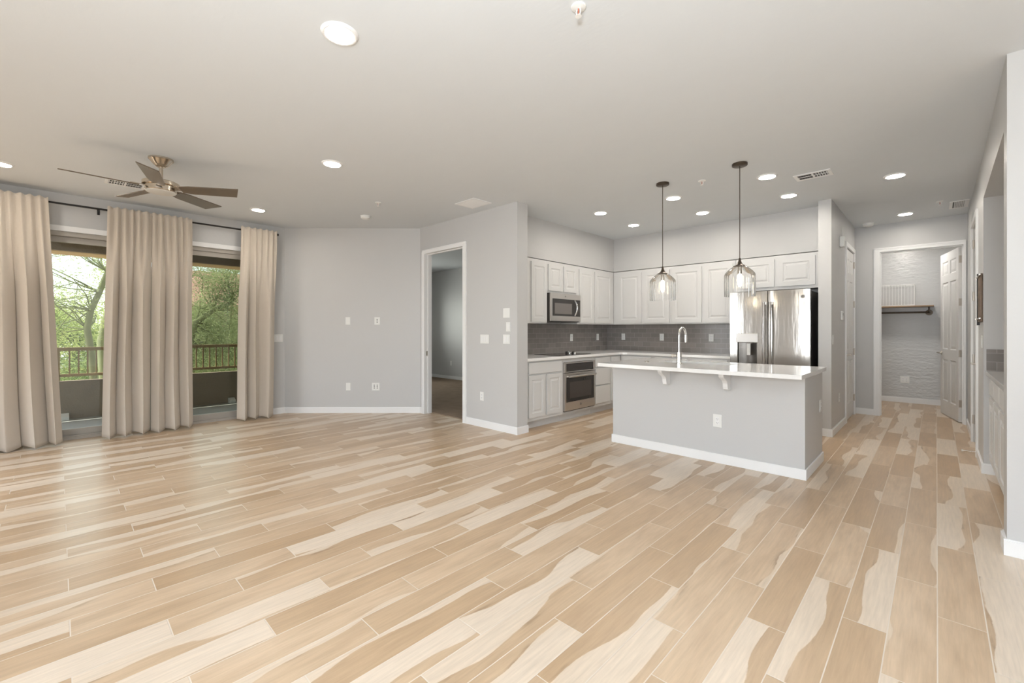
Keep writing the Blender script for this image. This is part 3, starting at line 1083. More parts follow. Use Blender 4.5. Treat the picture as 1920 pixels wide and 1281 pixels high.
# cooktop
ck = thing('cooktop', 'black glass cooktop set in the white worktop under the microwave', 'cooktop', (-3.985, 5.21, 0.9145))
B(-0.235, -0.38, 0, 0.235, 0.38, 0.006).build('glass_top', BLACKG, ck, bevel=0.002)
for i, (dx, dy) in enumerate(((0.02, 0.14), (-0.06, 0.17), (0.10, 0.16), (0.02, 0.23), (-0.10, 0.27))):
    kb = MB().lathe([(0.0, 0.034), (0.017, 0.034), (0.019, 0.030), (0.021, 0.0065), (0, 0.0065)], (dx, dy, 0), 18).build('knob', BLACKM if i % 2 else CHROME, ck, smooth=True)
for (dx, dy, rr) in ((-0.1, -0.22, 0.09), (0.1, -0.22, 0.075), (-0.1, 0.02, 0.07)):
    n_ = 40
    ring = MB().lathe([(rr - 0.003, 0.0063), (rr, 0.0063)], (dx, dy, 0), n_)
    ring.build('burner_ring', MWGLASS, ck)


def emblem(parent, cx, y, cz, r=0.019):
    """round maker's badge: raised ring with a looped monogram"""
    mb = MB()
    mb.cyl((cx, y, cz), (cx, y - 0.002, cz), r, n=28)
    e = mb.build('badge', CHROME, parent, smooth=True)
    mb = MB()
    ring = [(cx + r * 0.86 * math.cos(t * PI / 16), y - 0.0025, cz + r * 0.86 * math.sin(t * PI / 16)) for t in range(33)]
    mb.tube(ring, r * 0.07, 6, caps=False)
    for s in (-1, 1):
        lp = [(cx + s * r * 0.26 + r * 0.24 * math.cos(t * PI / 8), y - 0.0025, cz + r * 0.34 * math.sin(t * PI / 8) - s * 0.04 * r) for t in range(15)]
        mb.tube(lp, r * 0.06, 6)
    mb.build('monogram', DARKCASE, e, smooth=True)


# wall oven (origin on the cabinet front)
ov = thing('wall_oven', 'stainless built-in oven with dark window under the cooktop', 'oven', (bx, 4.876, 0), R(90))
OW = 0.724
B(0.006, 0.002, 0.142, OW - 0.006, 0.56, 0.818).build('oven_body', DARKCASE, ov)
mb = MB()
mb.box(-0.012, -0.026, 0.68, OW + 0.012, -0.001, 0.822)
mb.build('control_panel', STEEL2, ov, bevel=0.003)
B(0.03, -0.0285, 0.695, OW - 0.03, -0.0262, 0.805).build('control_glass', BLACKG, ov)
dr = MB()
dr.box(-0.012, -0.032, 0.148, OW + 0.012, -0.001, 0.672)
dor = dr.build('oven_door', STEEL2, ov, bevel=0.003)
B(0.022, -0.0345, 0.268, OW - 0.022, -0.0322, 0.615).build('oven_window', BLACKG, dor)
B(0.10, -0.0352, 0.315, OW - 0.10, -0.0347, 0.545).build('inner_window', OVGLASS, dor)
hd = MB()
hd.cyl((0.03, -0.078, 0.628), (OW - 0.03, -0.078, 0.628), 0.015, n=16)
for xx in (0.06, OW - 0.06):
    hd.box(xx - 0.012, -0.075, 0.620, xx + 0.012, -0.032, 0.636)
hd.build('handle', STEEL2, dor, smooth=True)
B(-0.012, -0.02, 0.137, OW + 0.012, -0.001, 0.146).build('vent_slot', DARKCASE, ov)
emblem(ov, OW / 2, -0.0325, 0.215, 0.02)

# microwave
mw = thing('microwave', 'stainless over-the-range microwave with dark window and bow handle', 'microwave', (-3.95, 4.878, 1.405), R(90))
MWW = 0.732
B(0, 0.022, 0, MWW, 0.385, 0.405).build('microwave_case', DARKCASE, mw)
B(0.01, 0.03, -0.012, MWW - 0.01, 0.36, -0.0005).build('grease_filter', SLOT, mw)
B(0, 0, 0, MWW, 0.021, 0.405).build('front_panel', STEEL2, mw, bevel=0.003)
gw = B(0.04, -0.0025, 0.075, MWW - 0.015, -0.0003, 0.325).build('window', BLACKG, mw)
B(0.09, -0.0035, 0.105, MWW - 0.23, -0.0027, 0.262).build('inner_window', MWGLASS, gw)
hp = [(0.565 + 0.006 * math.sin(t * PI / 12), -0.010 - 0.040 * math.sin(t * PI / 12), 0.085 + 0.23 * t / 12) for t in range(13)]
MB().tube(hp, [0.012] * 13, 10).build('handle', CHROME, mw, smooth=True)
emblem(mw, MWW * 0.47, -0.0005, 0.365, 0.014)

# refrigerator
fr = thing('refrigerator', 'stainless French-door refrigerator with ice dispenser', 'refrigerator', (-2.0, 6.29, 0))
FW = 0.908
B(0.004, 0.085, 0.03, FW - 0.004, 0.70, 1.755).build('cabinet_case', DARKCASE, fr)
for xx in (0.05, FW - 0.05):
    B(xx - 0.03, 0.11, 1.756, xx + 0.03, 0.17, 1.775).build('hinge_cover', DARKCASE, fr)
for xx in (0.06, FW - 0.06):
    MB().cyl((xx, 0.3, 0), (xx, 0.3, 0.03), 0.02, n=12).build('foot', DARKCASE, fr)


def bowed(x0, x1, z0, z1, sag=0.006):
    """door skin, gently bowed outwards across its width"""
    N = 14
    mb = MB()
    poly = []
    for i in range(N + 1):
        f = i / N
        poly.append((x0 + (x1 - x0) * f, 0.006 - sag * math.sin(PI * f)))
    poly[0] = (x0, 0.012)
    poly[-1] = (x1, 0.012)
    poly += [(x1, 0.08), (x0, 0.08)]
    mb.prism(poly, z0, z1)
    return mb


mid = 0.452
# left door built round the dispenser opening
DZ0, DZ1, DXa, DXb = 0.83, 1.225, 0.092, 0.330
ld = MB()
for (a, b, c, d) in ((0.0, DXa, 0.70, 1.775), (DXb, mid - 0.003, 0.70, 1.775), (DXa, DXb, 0.70, DZ0), (DXa, DXb, DZ1, 1.775)):
    def yf(x):
        f = x / mid
        return 0.006 - 0.006 * math.sin(PI * f)
    N = 6
    poly = [(a + (b - a) * i / N, yf(a + (b - a) * i / N)) for i in range(N + 1)] + [(b, 0.08), (a, 0.08)]
    ld.prism(poly, c, d)
ldo = ld.build('left_door', STEEL, fr, smooth=True)
rdo = bowed(mid + 0.003, FW, 0.70, 1.775).build('right_door', STEEL, fr, smooth=True)
bowed(0, FW, 0.10, 0.69).build('freezer_drawer', STEEL, fr, smooth=True)
MB().tube([(0.06, -0.05, 0.63), (FW - 0.06, -0.05, 0.63)], 0.013, 12).build('freezer_handle', CHROME, fr, smooth=True)
ds = B(DXa - 0.012, -0.010, 1.112, DXb + 0.012, 0.0, DZ1 + 0.005).build('dispenser_panel', STEEL2, ldo, bevel=0.004)
mb = MB()
mb.box(DXa, 0.002, DZ0, DXa + 0.004, 0.078, 1.112)
mb.box(DXb - 0.004, 0.002, DZ0, DXb, 0.078, 1.112)
mb.box(DXa, 0.002, DZ0, DXb, 0.078, DZ0 + 0.012)
arc = [(DXa + 0.004 + (DXb - DXa - 0.008) * i / 12, 0.05 + 0.026 * math.sin(PI * i / 12)) for i in range(13)]
mb.prism(arc + [(DXb - 0.004, 0.0795), (DXa + 0.004, 0.0795)], DZ0 + 0.012, 1.112)
mb.build('dispenser_recess', DARKSTEEL, ldo, smooth=True)
mb = MB()
mb.box(0.205, 0.012, 0.945, 0.247, 0.020, 1.10)
mb.box(0.214, 0.008, 0.960, 0.238, 0.012, 1.06)
mb.build('dispenser_paddle', PLASTIC, ldo, bevel=0.003)
for dd, xx in ((ldo, mid - 0.036), (rdo, mid + 0.036)):
    hp = MB()
    pts = [(xx, -0.018 - 0.042 * math.sin(PI * (0.12 + 0.76 * i / 14)), 0.83 + 0.80 * i / 14) for i in range(15)]
    hp.tube(pts, 0.0165, 14)
    hp.box(xx - 0.014, -0.04, 0.825, xx + 0.014, 0.004, 0.860)
    hp.box(xx - 0.014, -0.04, 1.60, xx + 0.014, 0.004, 1.635)
    hp.build('handle', STEEL2, dd, smooth=True)
emblem(rdo, FW - 0.075, 0.001, 1.685, 0.021)

# ------------------------------------------------------------------ island
IX0, IX1, IY0, IY1 = -2.655, -0.802, 4.405, 5.19
isl = thing('kitchen_island', 'grey painted kitchen island base with white skirting', 'kitchen island', ((IX0 + IX1) / 2, (IY0 + IY1) / 2, 0))
ox, oy = isl.location.x, isl.location.y


def ib(x0, y0, z0, x1, y1, z1):
    return B(x0 - ox, y0 - oy, z0, x1 - ox, y1 - oy, z1)


mb = MB()
mb.box(IX0 - ox, IY0 - oy, 0, IX1 - ox, IY0 + 0.12 - oy, 0.877)
mb.box(IX0 - ox, IY0 + 0.12 - oy, 0, IX0 + 0.1 - ox, IY1 - oy, 0.877)
mb.box(IX1 - 0.1 - ox, IY0 + 0.12 - oy, 0, IX1 - ox, IY1 - oy, 0.877)
mb.box(IX0 + 0.1 - ox, IY1 - 0.02 - oy, 0.1, IX1 - 0.1 - ox, IY1 - oy, 0.877)
mb.box(IX0 + 0.1 - ox, IY0 + 0.12 - oy, 0.0, IX1 - 0.1 - ox, IY1 - 0.02 - oy, 0.1)
mb.build('island_body', WALL, isl)
mb = MB()
t = 0.013
mb.box(IX0 - t - ox, IY0 - t - oy, 0, IX1 + t - ox, IY0 - oy, 0.09)
mb.box(IX0 - t - ox, IY0 - oy, 0, IX0 - ox, IY1 - oy, 0.09)
mb.box(IX1 - ox, IY0 - oy, 0, IX1 + t - ox, IY1 - oy, 0.09)
mb.build('skirting', TRIM, isl, bevel=0.003)
for cx in (-2.005, -1.415):
    prof = [(0, 0.0), (0, -0.165), (-0.05, -0.165), (-0.075, -0.155), (-0.085, -0.13), (-0.09, -0.10), (-0.11, -0.075),
            (-0.145, -0.058), (-0.175, -0.045), (-0.195, -0.028), (-0.20, 0.0)]
    prof = [(IY0 - 0.0005 + a - oy, 0.876 + b) for a, b in prof]
    MB().prism(prof, cx - 0.022 - ox, cx + 0.022 - ox, axis='x').build('corbel', TRIM, isl, bevel=0.003)

# worktop with the sink cut-out
SX0, SX1, SY0, SY1 = -2.27, -1.52, 4.73, 5.09
xs = [-2.67, SX0, SX1, -0.77]
ys = [4.11, SY0, SY1, 5.205]
mb = MB()
for zz in (0.878, 0.914):
    for i in range(3):
        for j in range(3):
            if (i, j) != (1, 1):
                mb.quad((xs[i], ys[j], zz), (xs[i + 1], ys[j], zz), (xs[i + 1], ys[j + 1], zz), (xs[i], ys[j + 1], zz))
for (a, b, c, d) in ((xs[0], ys[0], xs[3], ys[0]), (xs[3], ys[0], xs[3], ys[3]), (xs[3], ys[3], xs[0], ys[3]), (xs[0], ys[3], xs[0], ys[0]),
                     (SX0, SY0, SX1, SY0), (SX1, SY0, SX1, SY1), (SX1, SY1, SX0, SY1), (SX0, SY1, SX0, SY0)):
    mb.quad((a, b, 0.878), (c, d, 0.878), (c, d, 0.914), (a, b, 0.914))
o = mb.build('island_worktop', QUARTZ)
tag(o, 'white quartz slab on the island with overhang and sink cut-out', 'countertop')
mb = MB()
for (x0, y0, x1, y1) in ((SX0 - 0.01, SY0 - 0.01, SX1 + 0.01, SY0), (SX0 - 0.01, SY1, SX1 + 0.01, SY1 + 0.01), (SX0 - 0.01, SY0, SX0, SY1), (SX1, SY0, SX1 + 0.01, SY1)):
    mb.box(x0, y0, 0.68, x1, y1, 0.877)
mb.box(SX0 - 0.01, SY0 - 0.01, 0.67, SX1 + 0.01, SY1 + 0.01, 0.68)
sk = mb.build('sink', STEEL2)
tag(sk, 'undermount stainless sink in the island worktop', 'sink')

# faucet, spout reaching away over the sink
fc = thing('kitchen_faucet', 'chrome gooseneck faucet on the island in front of the sink', 'faucet', (-1.985, 4.63, 0.9145))
MB().lathe([(0.030, 0), (0.030, 0.006), (0.026, 0.010), (0.026, 0.125), (0.0, 0.125)], n=24).build('faucet_body', CHROME, fc, smooth=True)
pts = [(0, 0, 0.125), (0, 0, 0.26)]
for i in range(0, 15):
    a = PI - i * PI * 0.97 / 14
    pts.append((0, 0.085 + 0.085 * math.cos(a), 0.30 + 0.085 * math.sin(a)))
MB().tube(pts, 0.0125, 14).build('spout', CHROME, fc, smooth=True)
MB().tube([pts[-1], (0, 0.171, 0.265), (0, 0.172, 0.225)], [0.0135, 0.016, 0.0155], 14).build('spray_head', CHROME, fc, smooth=True)
mb = MB()
mb.cyl((-0.026, 0, 0.085), (-0.055, 0, 0.085), 0.012, n=14)
mb.cyl((-0.055, 0, 0.085), (-0.082, 0, 0.085), 0.017, n=14)
mb.build('lever_handle', NICKEL, fc, smooth=True)
o = MB().lathe([(0, 0.012), (0.018, 0.012), (0.022, 0.004), (0.022, 0)], n=20).build('sink_hole_cover', NICKEL, smooth=True)
o.location = (-2.35, 4.62, 0.9145)
tag(o, 'small round metal cover on the island worktop left of the faucet', 'cover')


# ------------------------------------------------------------------ plates: outlets and switches (local -y is the front)
def plate(name, label, loc, rz, w=0.072, h=0.116, kind='outlet', gangs=1, group=None):
    cat = {'outlet': 'outlet', 'switch': 'light switch', 'blank': 'wall plate', 'media': 'wall plate'}[kind]
    t = thing(name, label, cat, loc, rz, group)
    B(-w / 2, -0.006, -h / 2, w / 2, -0.0004, h / 2).build('cover_plate', PLASTIC, t, bevel=0.002)
    for g in range(gangs):
        x = (g - (gangs - 1) / 2) * 0.046
        if kind == 'switch':
            B(x - 0.016, -0.009, -0.033, x + 0.016, -0.0062, 0.033).build('rocker', TRIM, t, bevel=0.0015)
        elif kind == 'outlet':
            B(x - 0.017, -0.0085, -0.034, x + 0.017, -0.0062, 0.034).build('receptacle', TRIM, t, bevel=0.001)
            mb = MB()
            for s in (-1, 1):
                mb.box(x - 0.008, -0.0092, s * 0.018 - 0.004, x - 0.0055, -0.0086, s * 0.018 + 0.006)
                mb.box(x + 0.0055, -0.0092, s * 0.018 - 0.004, x + 0.008, -0.0086, s * 0.018 + 0.006)
                mb.box(x - 0.002, -0.0092, s * 0.018 - 0.012, x + 0.002, -0.0086, s * 0.018 - 0.008)
            mb.build('slots', SLOT, t)
        elif kind == 'media':
            mb = MB()
            for zz in (-0.022, 0.0, 0.022):
                mb.box(x - 0.007, -0.0078, zz - 0.006, x + 0.007, -0.0062, zz + 0.006)
            mb.build('jacks', SLOT, t)
    return t


G0 = 'white wall plates'
dz = R(45)


def dp(x):           # a point on the face of the diagonal wall
    return (x, 2.42 + (x + 7.2) * 1.46 / 1.48)


rzd = math.atan2(1.46, 1.48)
plate('wall_plate', 'blank white plate high on the bare grey wall, upper left of four', (*dp(-6.51), 1.415), rzd, kind='blank', group=G0)
plate('media_plate', 'white plate with black jacks high on the bare grey wall, upper right of four', (*dp(-6.19), 1.415), rzd, 0.085, kind='media', group=G0)
plate('wall_plate', 'blank white plate low on the bare grey wall, lower left of four', (*dp(-6.505), 0.405), rzd, kind='blank', group=G0)
plate('media_plate', 'double white plate with black sockets low on the bare grey wall, lower right of four', (*dp(-6.205), 0.404), rzd, 0.117, kind='media', gangs=2, group=G0)
plate('light_switch', 'wide white switch plate right of the last curtain', (WX, 2.31, 1.15), R(90), 0.165, kind='switch', gangs=3, group=G0)
plate('light_switch', 'wide three-rocker switch plate between bedroom door and wall corner', (-4.247, 3.88, 1.157), 0, 0.165, kind='switch', gangs=3, group=G0)
plate('wall_plate', 'square white plate topmost of three stacked near the wall corner', (-3.844, 3.88, 1.487), 0, 0.115, 0.116, kind='blank', group=G0)
plate('light_switch', 'slim white switch plate, middle of three stacked near the wall corner', (-3.815, 3.88, 1.315), 0, kind='switch', group=G0)
plate('light_switch', 'two-rocker switch plate lowest of three stacked near the wall corner', (-3.844, 3.88, 1.16), 0, 0.117, kind='switch', gangs=2, group=G0)
plate('wall_outlet', 'white outlet low on the wall right of the bedroom door', (-4.299, 3.88, 0.404), 0, kind='outlet', group=G0)
plate('wall_outlet', 'white outlet on the tile backsplash under the microwave side', (-4.340, 5.90, 1.151), R(90), group=G0)
plate('wall_outlet', 'white outlet on the cooktop-side tile nearest the kitchen corner', (-4.340, 6.68, 1.151), R(90), group=G0)
plate('wall_outlet', 'white outlet on the back tile just right of the kitchen corner', (-4.014, 7.011, 1.156), 0, group=G0)
plate('wall_outlet', 'white outlet on the back tile just left of the faucet arch', (-3.297, 7.011, 1.157), 0, group=G0)
plate('wall_outlet', 'white outlet on the back tile between faucet and refrigerator', (-2.50, 7.011, 1.156), 0, group=G0)
plate('wall_outlet', 'white outlet in the middle of the island front', (-1.512, IY0, 0.404), 0, 0.08, 0.122, group=G0)
plate('wall_outlet', 'white outlet on the narrow right end of the island', (IX1, 5.07, 0.55), R(90), group=G0)
plate('light_switch', 'white switch on the hall wall end right of the refrigerator', (-0.90, 6.485, 1.16), R(90), kind='switch', group=G0)
plate('wall_outlet', 'white outlet low on the hall wall left of the closed door', (-0.90, 6.97, 0.412), R(90), group=G0)
plate('wall_outlet', 'white outlet low on the closet back wall', (-0.40, 10.35, 0.40), 0, 0.12, 0.12, gangs=2, group=G0)
plate('wall_outlet', 'white outlet low on the bedroom wall seen through the doorway', (-9.0, 7.05, 0.42), 0, group=G0)
plate('light_switch', 'white switch under the rustic wood panel on the right hall wall', (HX, 5.84, 1.17), R(-90), kind='switch', group=G0)

th = thing('thermostat', 'small white thermostat on the hall wall left of the closed door', 'thermostat', (-0.90, 7.14, 1.465), R(90))
B(-0.045, -0.022, -0.06, 0.045, -0.0004, 0.06).build('housing', PLASTIC, th, bevel=0.006)
B(-0.025, -0.0235, 0.0, 0.025, -0.0222, 0.035).build('display', MWGLASS, th)
rb = thing('signal_box', 'white box with a thin aerial high on the hall wall above the closed door', 'alarm box', (-0.90, 7.06, 2.42), R(90))
B(-0.045, -0.05, -0.07, 0.045, -0.0004, 0.065).build('housing', PLASTIC, rb, bevel=0.006)
MB().cyl((-0.02, -0.03, 0.0655), (-0.02, -0.03, 0.20), 0.004, n=8).build('aerial', PLASTIC, rb, smooth=True)
st = thing('door_stop', 'small chrome spring door stop at the foot of the right hall casing', 'door stop', (HX - 0.018, 6.40, 0.05), R(-90))
MB().cyl((0, -0.0005, 0), (0, -0.085, 0), 0.005, n=10).build('rod', CHROME, st, smooth=True)
MB().cyl((0, -0.0855, 0), (0, -0.10, 0), 0.010, n=12).build('bumper', RUBBER, st, smooth=True)

# ------------------------------------------------------------------ ceiling fan
FX, FY = -5.095, 0.654
fan = thing('ceiling_fan', 'five-blade brown ceiling fan with brushed nickel motor', 'ceiling fan', (FX, FY, CH))
MB().lathe([(0.0, -0.0005), (0.094, -0.0005), (0.094, -0.014), (0.082, -0.024), (0.058, -0.056), (0.038, -0.075), (0.030, -0.078), (0.0, -0.078)], n=36).build('canopy', FANNICKEL, fan, smooth=True)
MB().cyl((0, 0, -0.0785), (0, 0, -0.20), 0.0155, n=16).build('downrod', FANNICKEL, fan, smooth=True)
MB().lathe([(0, -0.195), (0.03, -0.195), (0.04, -0.205), (0.05, -0.212), (0.125, -0.214), (0.138, -0.222), (0.138, -0.250), (0.128, -0.256), (0.0, -0.256)], n=40).build('motor_housing', FANNICKEL, fan, smooth=True)
MB().lathe([(0, -0.2565), (0.118, -0.2565), (0.118, -0.298), (0.112, -0.303), (0.0, -0.303)], n=40).build('light_ring', FANNICKEL, fan, smooth=True)
MB().lathe([(0.113, -0.3035), (0.110, -0.308), (0.08, -0.314), (0.04, -0.317), (0.0, -0.3175)], n=40).build('light_lens', FROST, fan, smooth=True)
for k in range(5):
    a = R(-87 + 72 * k)
    pitch = R(-14)
    ca, sa = math.cos(a), math.sin(a)

    def tr(r, s, h=0.0):
        z = -0.272 + s * math.tan(pitch) + h
        return (r * ca - s * sa, r * sa + s * ca, z)
    mb = MB()
    outline = [(0.16, -0.045), (0.24, -0.060), (0.655, -0.068), (0.60, 0.068), (0.24, 0.060), (0.16, 0.045)]
    vs = [tr(r, s, 0.0045) for r, s in outline] + [tr(r, s, -0.0045) for r, s in outline]
    n_ = len(outline)
    mb.add(vs, [tuple(range(n_)), tuple(range(n_, 2 * n_))[::-1]] + [(i, i + n_, (i + 1) % n_ + n_, (i + 1) % n_) for i in range(n_)])
    bl = mb.build('blade', FANBLADE, fan)
    mb = MB()
    iron = [(0.112, -0.028), (0.20, -0.038), (0.215, 0.0), (0.20, 0.038), (0.112, 0.028)]
    vs = [tr(r, s, 0.013) for r, s in iron] + [tr(r, s, 0.0048) for r, s in iron]
    n_ = len(iron)
    mb.add(vs, [tuple(range(n_)), tuple(range(n_, 2 * n_))[::-1]] + [(i, i + n_, (i + 1) % n_ + n_, (i + 1) % n_) for i in range(n_)])
    mb.build('blade_iron', FANNICKEL, bl)

# ------------------------------------------------------------------ recessed lights
cans = [
    (-2.262, 1.033, 'largest round recessed light, near the top of the photo'),
    (-4.08, 1.79, 'round recessed light right of the ceiling fan'),
    (-6.34, 1.81, 'round recessed light above the narrow right curtain'),
    (-6.32, -0.38, 'round recessed light cut by the left edge of the photo'),
    (-3.225, 5.035, 'leftmost recessed light of the kitchen, left of the left pendant'),
    (-3.24, 5.955, 'smallest recessed light of the kitchen, nearest the kitchen corner'),
    (-2.237, 5.06, 'recessed light close right of the left pendant cord'),
    (-2.240, 5.965, 'recessed light halfway between the two pendant cords, near the back wall'),
    (-1.240, 5.02, 'recessed light just right of the right pendant canopy'),
    (-1.232, 5.90, 'recessed light above the refrigerator below the square vent'),
    (-0.300, 5.89, 'recessed light at the mouth of the hall'),
    (-0.302, 7.92, 'recessed light deep in the hall before the closet door'),
]
can0 = None
for i, (x, y, lab) in enumerate(cans):
    if can0 is None:
        can0 = thing('recessed_light', lab, 'ceiling light', (x, y, CH), 0, 'round recessed ceiling lights')
        MB().lathe([(0.072, -0.004), (0.074, -0.011), (0.082, -0.012), (0.092, -0.006), (0.095, -0.0004), (0.072, -0.0004)], n=40).build('trim_ring', TRIM, can0, smooth=True)
        MB().lathe([(0.0, -0.0075), (0.0715, -0.0055), (0.0715, -0.001), (0, -0.001)], n=36).build('light_lens', CANLIGHT, can0, smooth=True)
    else:
        dup(can0, (x, y, CH), 0, lab)
# flush light in the closet ceiling, above the doorway
cl = thing('flush_light', 'flush round light on the closet ceiling behind the doorway head', 'ceiling light', (-0.45, 9.35, CH))
MB().lathe([(0.0, -0.05), (0.10, -0.045), (0.14, -0.02), (0.14, -0.001), (0, -0.001)], n=32).build('light_lens', emit('closet_lens', (1, 0.95, 0.88), 70), cl, smooth=True)

# ------------------------------------------------------------------ pendants
pen0 = None
for x, y, lab in ((-2.10, 4.484, 'left clear fluted glass pendant with glowing bulb over the island'),
                  (-1.330, 4.456, 'right clear fluted glass pendant with glowing bulb over the island')):
    if pen0 is None:
        p = pen0 = thing('pendant_light', lab, 'pendant light', (x, y, CH), 0, 'pendants over the island')
        MB().lathe([(0, -0.0005), (0.066, -0.0005), (0.066, -0.020), (0.060, -0.024), (0.0, -0.024)], n=36).build('canopy', BRONZE, p, smooth=True)
        MB().cyl((0, 0, -0.0245), (0, 0, -0.90), 0.0038, n=8).build('cord', BRONZE, p, smooth=True)
        MB().lathe([(0.0, -0.888), (0.008, -0.888), (0.010, -0.905), (0.015, -0.925), (0.026, -0.945), (0.045, -0.957), (0.056, -0.963), (0.057, -0.968), (0, -0.968)], n=32).build('cap', BRONZE, p, smooth=True)
        MB().lathe([(0.0, -0.9685), (0.019, -0.9685), (0.019, -1.038), (0, -1.038)], n=20).build('socket', NICKEL, p, smooth=True)
        prof = [(0.058, -0.9685), (0.085, -0.990), (0.110, -1.012), (0.126, -1.032), (0.131, -1.048), (0.132, -1.075), (0.132, -1.13), (0.132, -1.19), (0.131, -1.248)]
        sh = MB()
        sh.lathe(prof, n=120, flute=(4, 0.013, 24))
        s = sh.build('glass_shade', SHADE, p, smooth=True)
        s.data.polygons.foreach_set('use_smooth', [True] * len(s.data.polygons))
        MB().lathe([(0.012, -1.0385), (0.020, -1.055), (0.021, -1.09), (0.019, -1.13), (0.010, -1.155), (0.0, -1.16)], n=20).build('bulb', BULB, p, smooth=True)
    else:
        dup(pen0, (x, y, CH), 0, lab)


# ------------------------------------------------------------------ ceiling vents, sprinklers, detectors
def register(name, label, loc, rz, lx, ly, banks=2):
    t = thing(name, label, 'air vent', loc, rz, 'ceiling vents')
    mb = MB()
    mb.box(-lx / 2, -ly / 2, -0.006, lx / 2, -ly / 2 + 0.03, -0.0004)
    mb.box(-lx / 2, ly / 2 - 0.03, -0.006, lx / 2, ly / 2, -0.0004)
    mb.box(-lx / 2, -ly / 2 + 0.03, -0.006, -lx / 2 + 0.03, ly / 2 - 0.03, -0.0004)
    mb.box(lx / 2 - 0.03, -ly / 2 + 0.03, -0.006, lx / 2, ly / 2 - 0.03, -0.0004)
    if banks == 2:
        mb.box(-0.008, -ly / 2 + 0.03, -0.006, 0.008, ly / 2 - 0.03, -0.0004)
        mb.box(-lx / 2 + 0.03, -0.005, -0.0055, lx / 2 - 0.03, 0.005, -0.0006)
    mb.build('vent_frame', TRIM, t)
    B(-lx / 2 + 0.03, -ly / 2 + 0.03, -0.0012, lx / 2 - 0.03, ly / 2 - 0.03, -0.0004).build('duct_opening', SLOT, t)
    mb = MB()
    if banks == 2:
        x = -lx / 2 + 0.036
        while x < lx / 2 - 0.034:
            if abs(x) > 0.012:
                s = 0.0025 if x < 0 else -0.0025
                for (ya, yb) in ((-ly / 2 + 0.03, -0.005), (0.005, ly / 2 - 0.03)):
                    mb.quad((x - s, ya, -0.0020), (x + s, ya, -0.0085), (x + s, yb, -0.0085), (x - s, yb, -0.0020))
            x += 0.0215
    else:
        y = -ly / 2 + 0.036
        while y < ly / 2 - 0.034:
            mb.quad((-lx / 2 + 0.03, y - 0.007, -0.0020), (lx / 2 - 0.03, y - 0.007, -0.0020), (lx / 2 - 0.03, y + 0.006, -0.0080), (-lx / 2 + 0.03, y + 0.006, -0.0080))
            y += 0.0145
    mb.build('louvers', TRIM, t)
    return t


register('air_vent', 'white two-bank ceiling vent between kitchen lights and hall', (-0.895, 5.30, CH), 0, 0.31, 0.21)
register('air_vent', 'white two-bank ceiling vent left behind the ceiling fan', (-6.24, 0.50, CH), R(90), 0.33, 0.21)
register('return_grille', 'wide louvered ceiling grille before the bedroom door', (-4.11, 3.56, CH), 0, 0.36, 0.29, banks=1)
register('return_grille', 'louvered ceiling vent at the right end of the hall', (0.20, 7.78, CH), R(90), 0.44, 0.17, banks=1)

spr0 = None
for x, y, lab in ((-1.245, 1.75, 'fire sprinkler head at the top edge of the photo'),
                  (-1.767, 4.69, 'fire sprinkler head between the two pendant canopies'),
                  (-4.928, 2.731, 'fire sprinkler head above the bare grey wall'),
                  (0.03, 7.45, 'fire sprinkler head in the hall ceiling')):
    if spr0 is None:
        t = spr0 = thing('fire_sprinkler', lab, 'sprinkler', (x, y, CH), 0, 'ceiling sprinklers')
        MB().lathe([(0, -0.0004), (0.036, -0.0004), (0.034, -0.006), (0.016, -0.010), (0.0, -0.010)], n=28).build('escutcheon', PLASTIC, t, smooth=True)
        mb = MB()
        for s in (-1, 1):
            mb.tube([(s * 0.008, 0, -0.0105), (s * 0.013, 0, -0.022), (s * 0.010, 0, -0.036), (0, 0, -0.044)], 0.0025, 8)
        mb.build('frame_arms', PLASTIC, t, smooth=True)
        MB().cyl((0, 0, -0.0105), (0, 0, -0.036), 0.003, n=10).build('glass_bulb', mat('sprinkler_bulb', (0.45, 0.10, 0.05), 0.3), t, smooth=True)
        MB().lathe([(0, -0.0445), (0.015, -0.0445), (0.016, -0.047), (0, -0.047)], n=20).build('deflector', PLASTIC, t, smooth=True)
    else:
        dup(spr0, (x, y, CH), 0, lab)
sm0 = None
for x, y, lab in ((-5.63, 2.93, 'round white smoke detector above the bare grey wall'), (-0.72, 8.27, 'round white smoke detector at the far end of the hall')):
    if sm0 is None:
        t = sm0 = thing('smoke_detector', lab, 'smoke detector', (x, y, CH), 0, 'smoke detectors')
        MB().lathe([(0, -0.0004), (0.068, -0.0004), (0.068, -0.012), (0, -0.012)], n=36).build('mounting_base', PLASTIC, t, smooth=True)
        MB().lathe([(0, -0.0125), (0.062, -0.0125), (0.062, -0.030), (0.050, -0.042), (0.02, -0.046), (0, -0.046)], n=36).build('sensor_head', PLASTIC, t, smooth=True)
    else:
        dup(sm0, (x, y, CH), 0, lab)

# ------------------------------------------------------------------ closet shelf, rail and wire rack
o = B(-1.695, 10.02, 1.668, -0.03, 10.348, 1.69).build('wall_shelf', SHELFW, bevel=0.002)
tag(o, 'brown wooden shelf on the closet back wall', 'shelf')
rp = thing('clothes_rail', 'dark iron pipe rail with a round flange under the closet shelf', 'clothes rail', (-0.09, 10.35, 1.575))
MB().cyl((0, -0.0005, 0), (0, -0.016, 0), 0.048, n=24).build('flange', BRONZE, rp, smooth=True)
mb = MB()
mb.tube([(0, -0.016, 0), (0, -0.20, 0), (-0.006, -0.222, 0), (-0.025, -0.232, 0), (-1.60, -0.232, 0)], [0.017, 0.017, 0.019, 0.015, 0.015], 12)
mb.cyl((0, -0.16, 0), (0, -0.16, 0.0925), 0.011, n=10)
mb.build('pipe', BRONZE, rp, smooth=True)
wr = thing('wire_rack', 'white wire rack standing on the closet shelf', 'rack', (-0.93, 10.19, 1.6905))
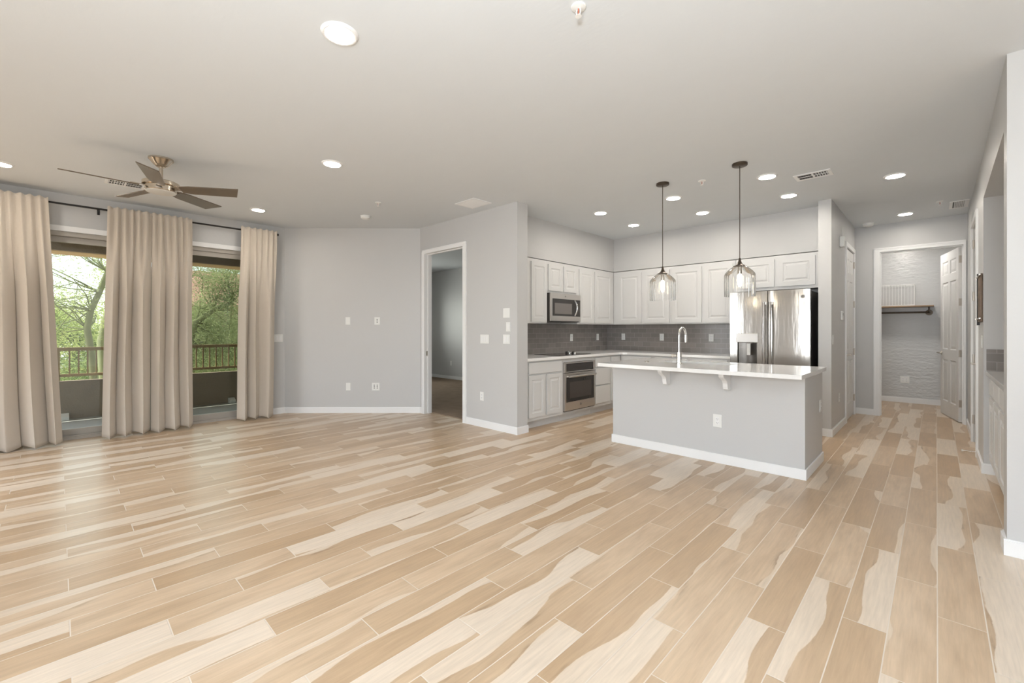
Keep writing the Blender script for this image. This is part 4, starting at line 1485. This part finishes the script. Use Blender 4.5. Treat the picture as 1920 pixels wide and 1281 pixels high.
mb = MB()
for (ya, yb) in ((-0.12, -0.12), (0.12, 0.12)):
    for zz in (0.012, 0.36):
        mb.tube([(-0.66, ya, zz), (0.66, yb, zz)], 0.004, 6)
for xx in (-0.66, 0.66):
    mb.tube([(xx, -0.12, 0.0), (xx, -0.12, 0.37)], 0.004, 6)
    mb.tube([(xx, 0.12, 0.0), (xx, 0.12, 0.37)], 0.004, 6)
    for zz in (0.012, 0.36):
        mb.tube([(xx, -0.12, zz), (xx, 0.12, zz)], 0.004, 6)
mb.build('rack_frame', PLASTIC, wr, smooth=True)
mb = MB()
for i in range(1, 33):
    xx = -0.66 + 1.32 * i / 33
    mb.tube([(xx, -0.12, 0.012), (xx, -0.12, 0.36)], 0.0022, 5)
    mb.tube([(xx, -0.12, 0.36), (xx, 0.12, 0.36)], 0.0022, 5)
mb.build('wires', PLASTIC, wr, smooth=True)

# ------------------------------------------------------------------ rustic panel on the right hall wall
rk = thing('wall_rack', 'narrow rustic brown wood panel on steel bars on the right hall wall', 'wall rack', (HX, 5.96, 1.33), R(-90))
B(-0.20, -0.014, 0.02, 0.20, -0.003, 0.455).build('wood_panel', RUSTIC, rk)
B(-0.212, -0.020, -0.01, -0.201, -0.0005, 0.485).build('edge_bar', BLACKM, rk)
for zz in (0.05, 0.445):
    mb = MB()
    mb.cyl((-0.225, -0.021, zz), (0.205, -0.021, zz), 0.006, n=12)
    mb.cyl((-0.225, -0.021, zz), (-0.235, -0.021, zz), 0.010, n=12)
    mb.build('steel_bar', NICKEL, rk, smooth=True)

# ------------------------------------------------------------------ niche cabinets on the right
nx = 0.352
n0 = 5.712
nw = n0 - 3.905
drs = [(0.03, 0.41), (0.45, 0.86), (0.90, 1.33), (1.37, nw - 0.03)]
cabinet('niche_cabinet', 'long white base cabinet in the niche at the right edge', nw, 0.10, 0.876, 0.595, (nx, n0, 0), R(-90),
        [(a, b, 0.14, 0.685) for a, b in drs], [(a, b, 0.71, 0.850) for a, b in drs], toe=True, stile=0.055)
o = B(0.312, 3.905, 0.878, 0.962, 5.712, 0.914).build('niche_worktop', GREYTOP, bevel=0.003)
tag(o, 'grey worktop over the niche cabinet at the right edge', 'countertop')
o = MB().box(0.318, 5.7125, 0.9145, 0.962, 5.7195, 1.105).build('tile_backsplash', TILE_X)
tag(o, 'short grey tile strip on the niche side wall above the grey worktop', 'backsplash', 'grey tile backsplashes')
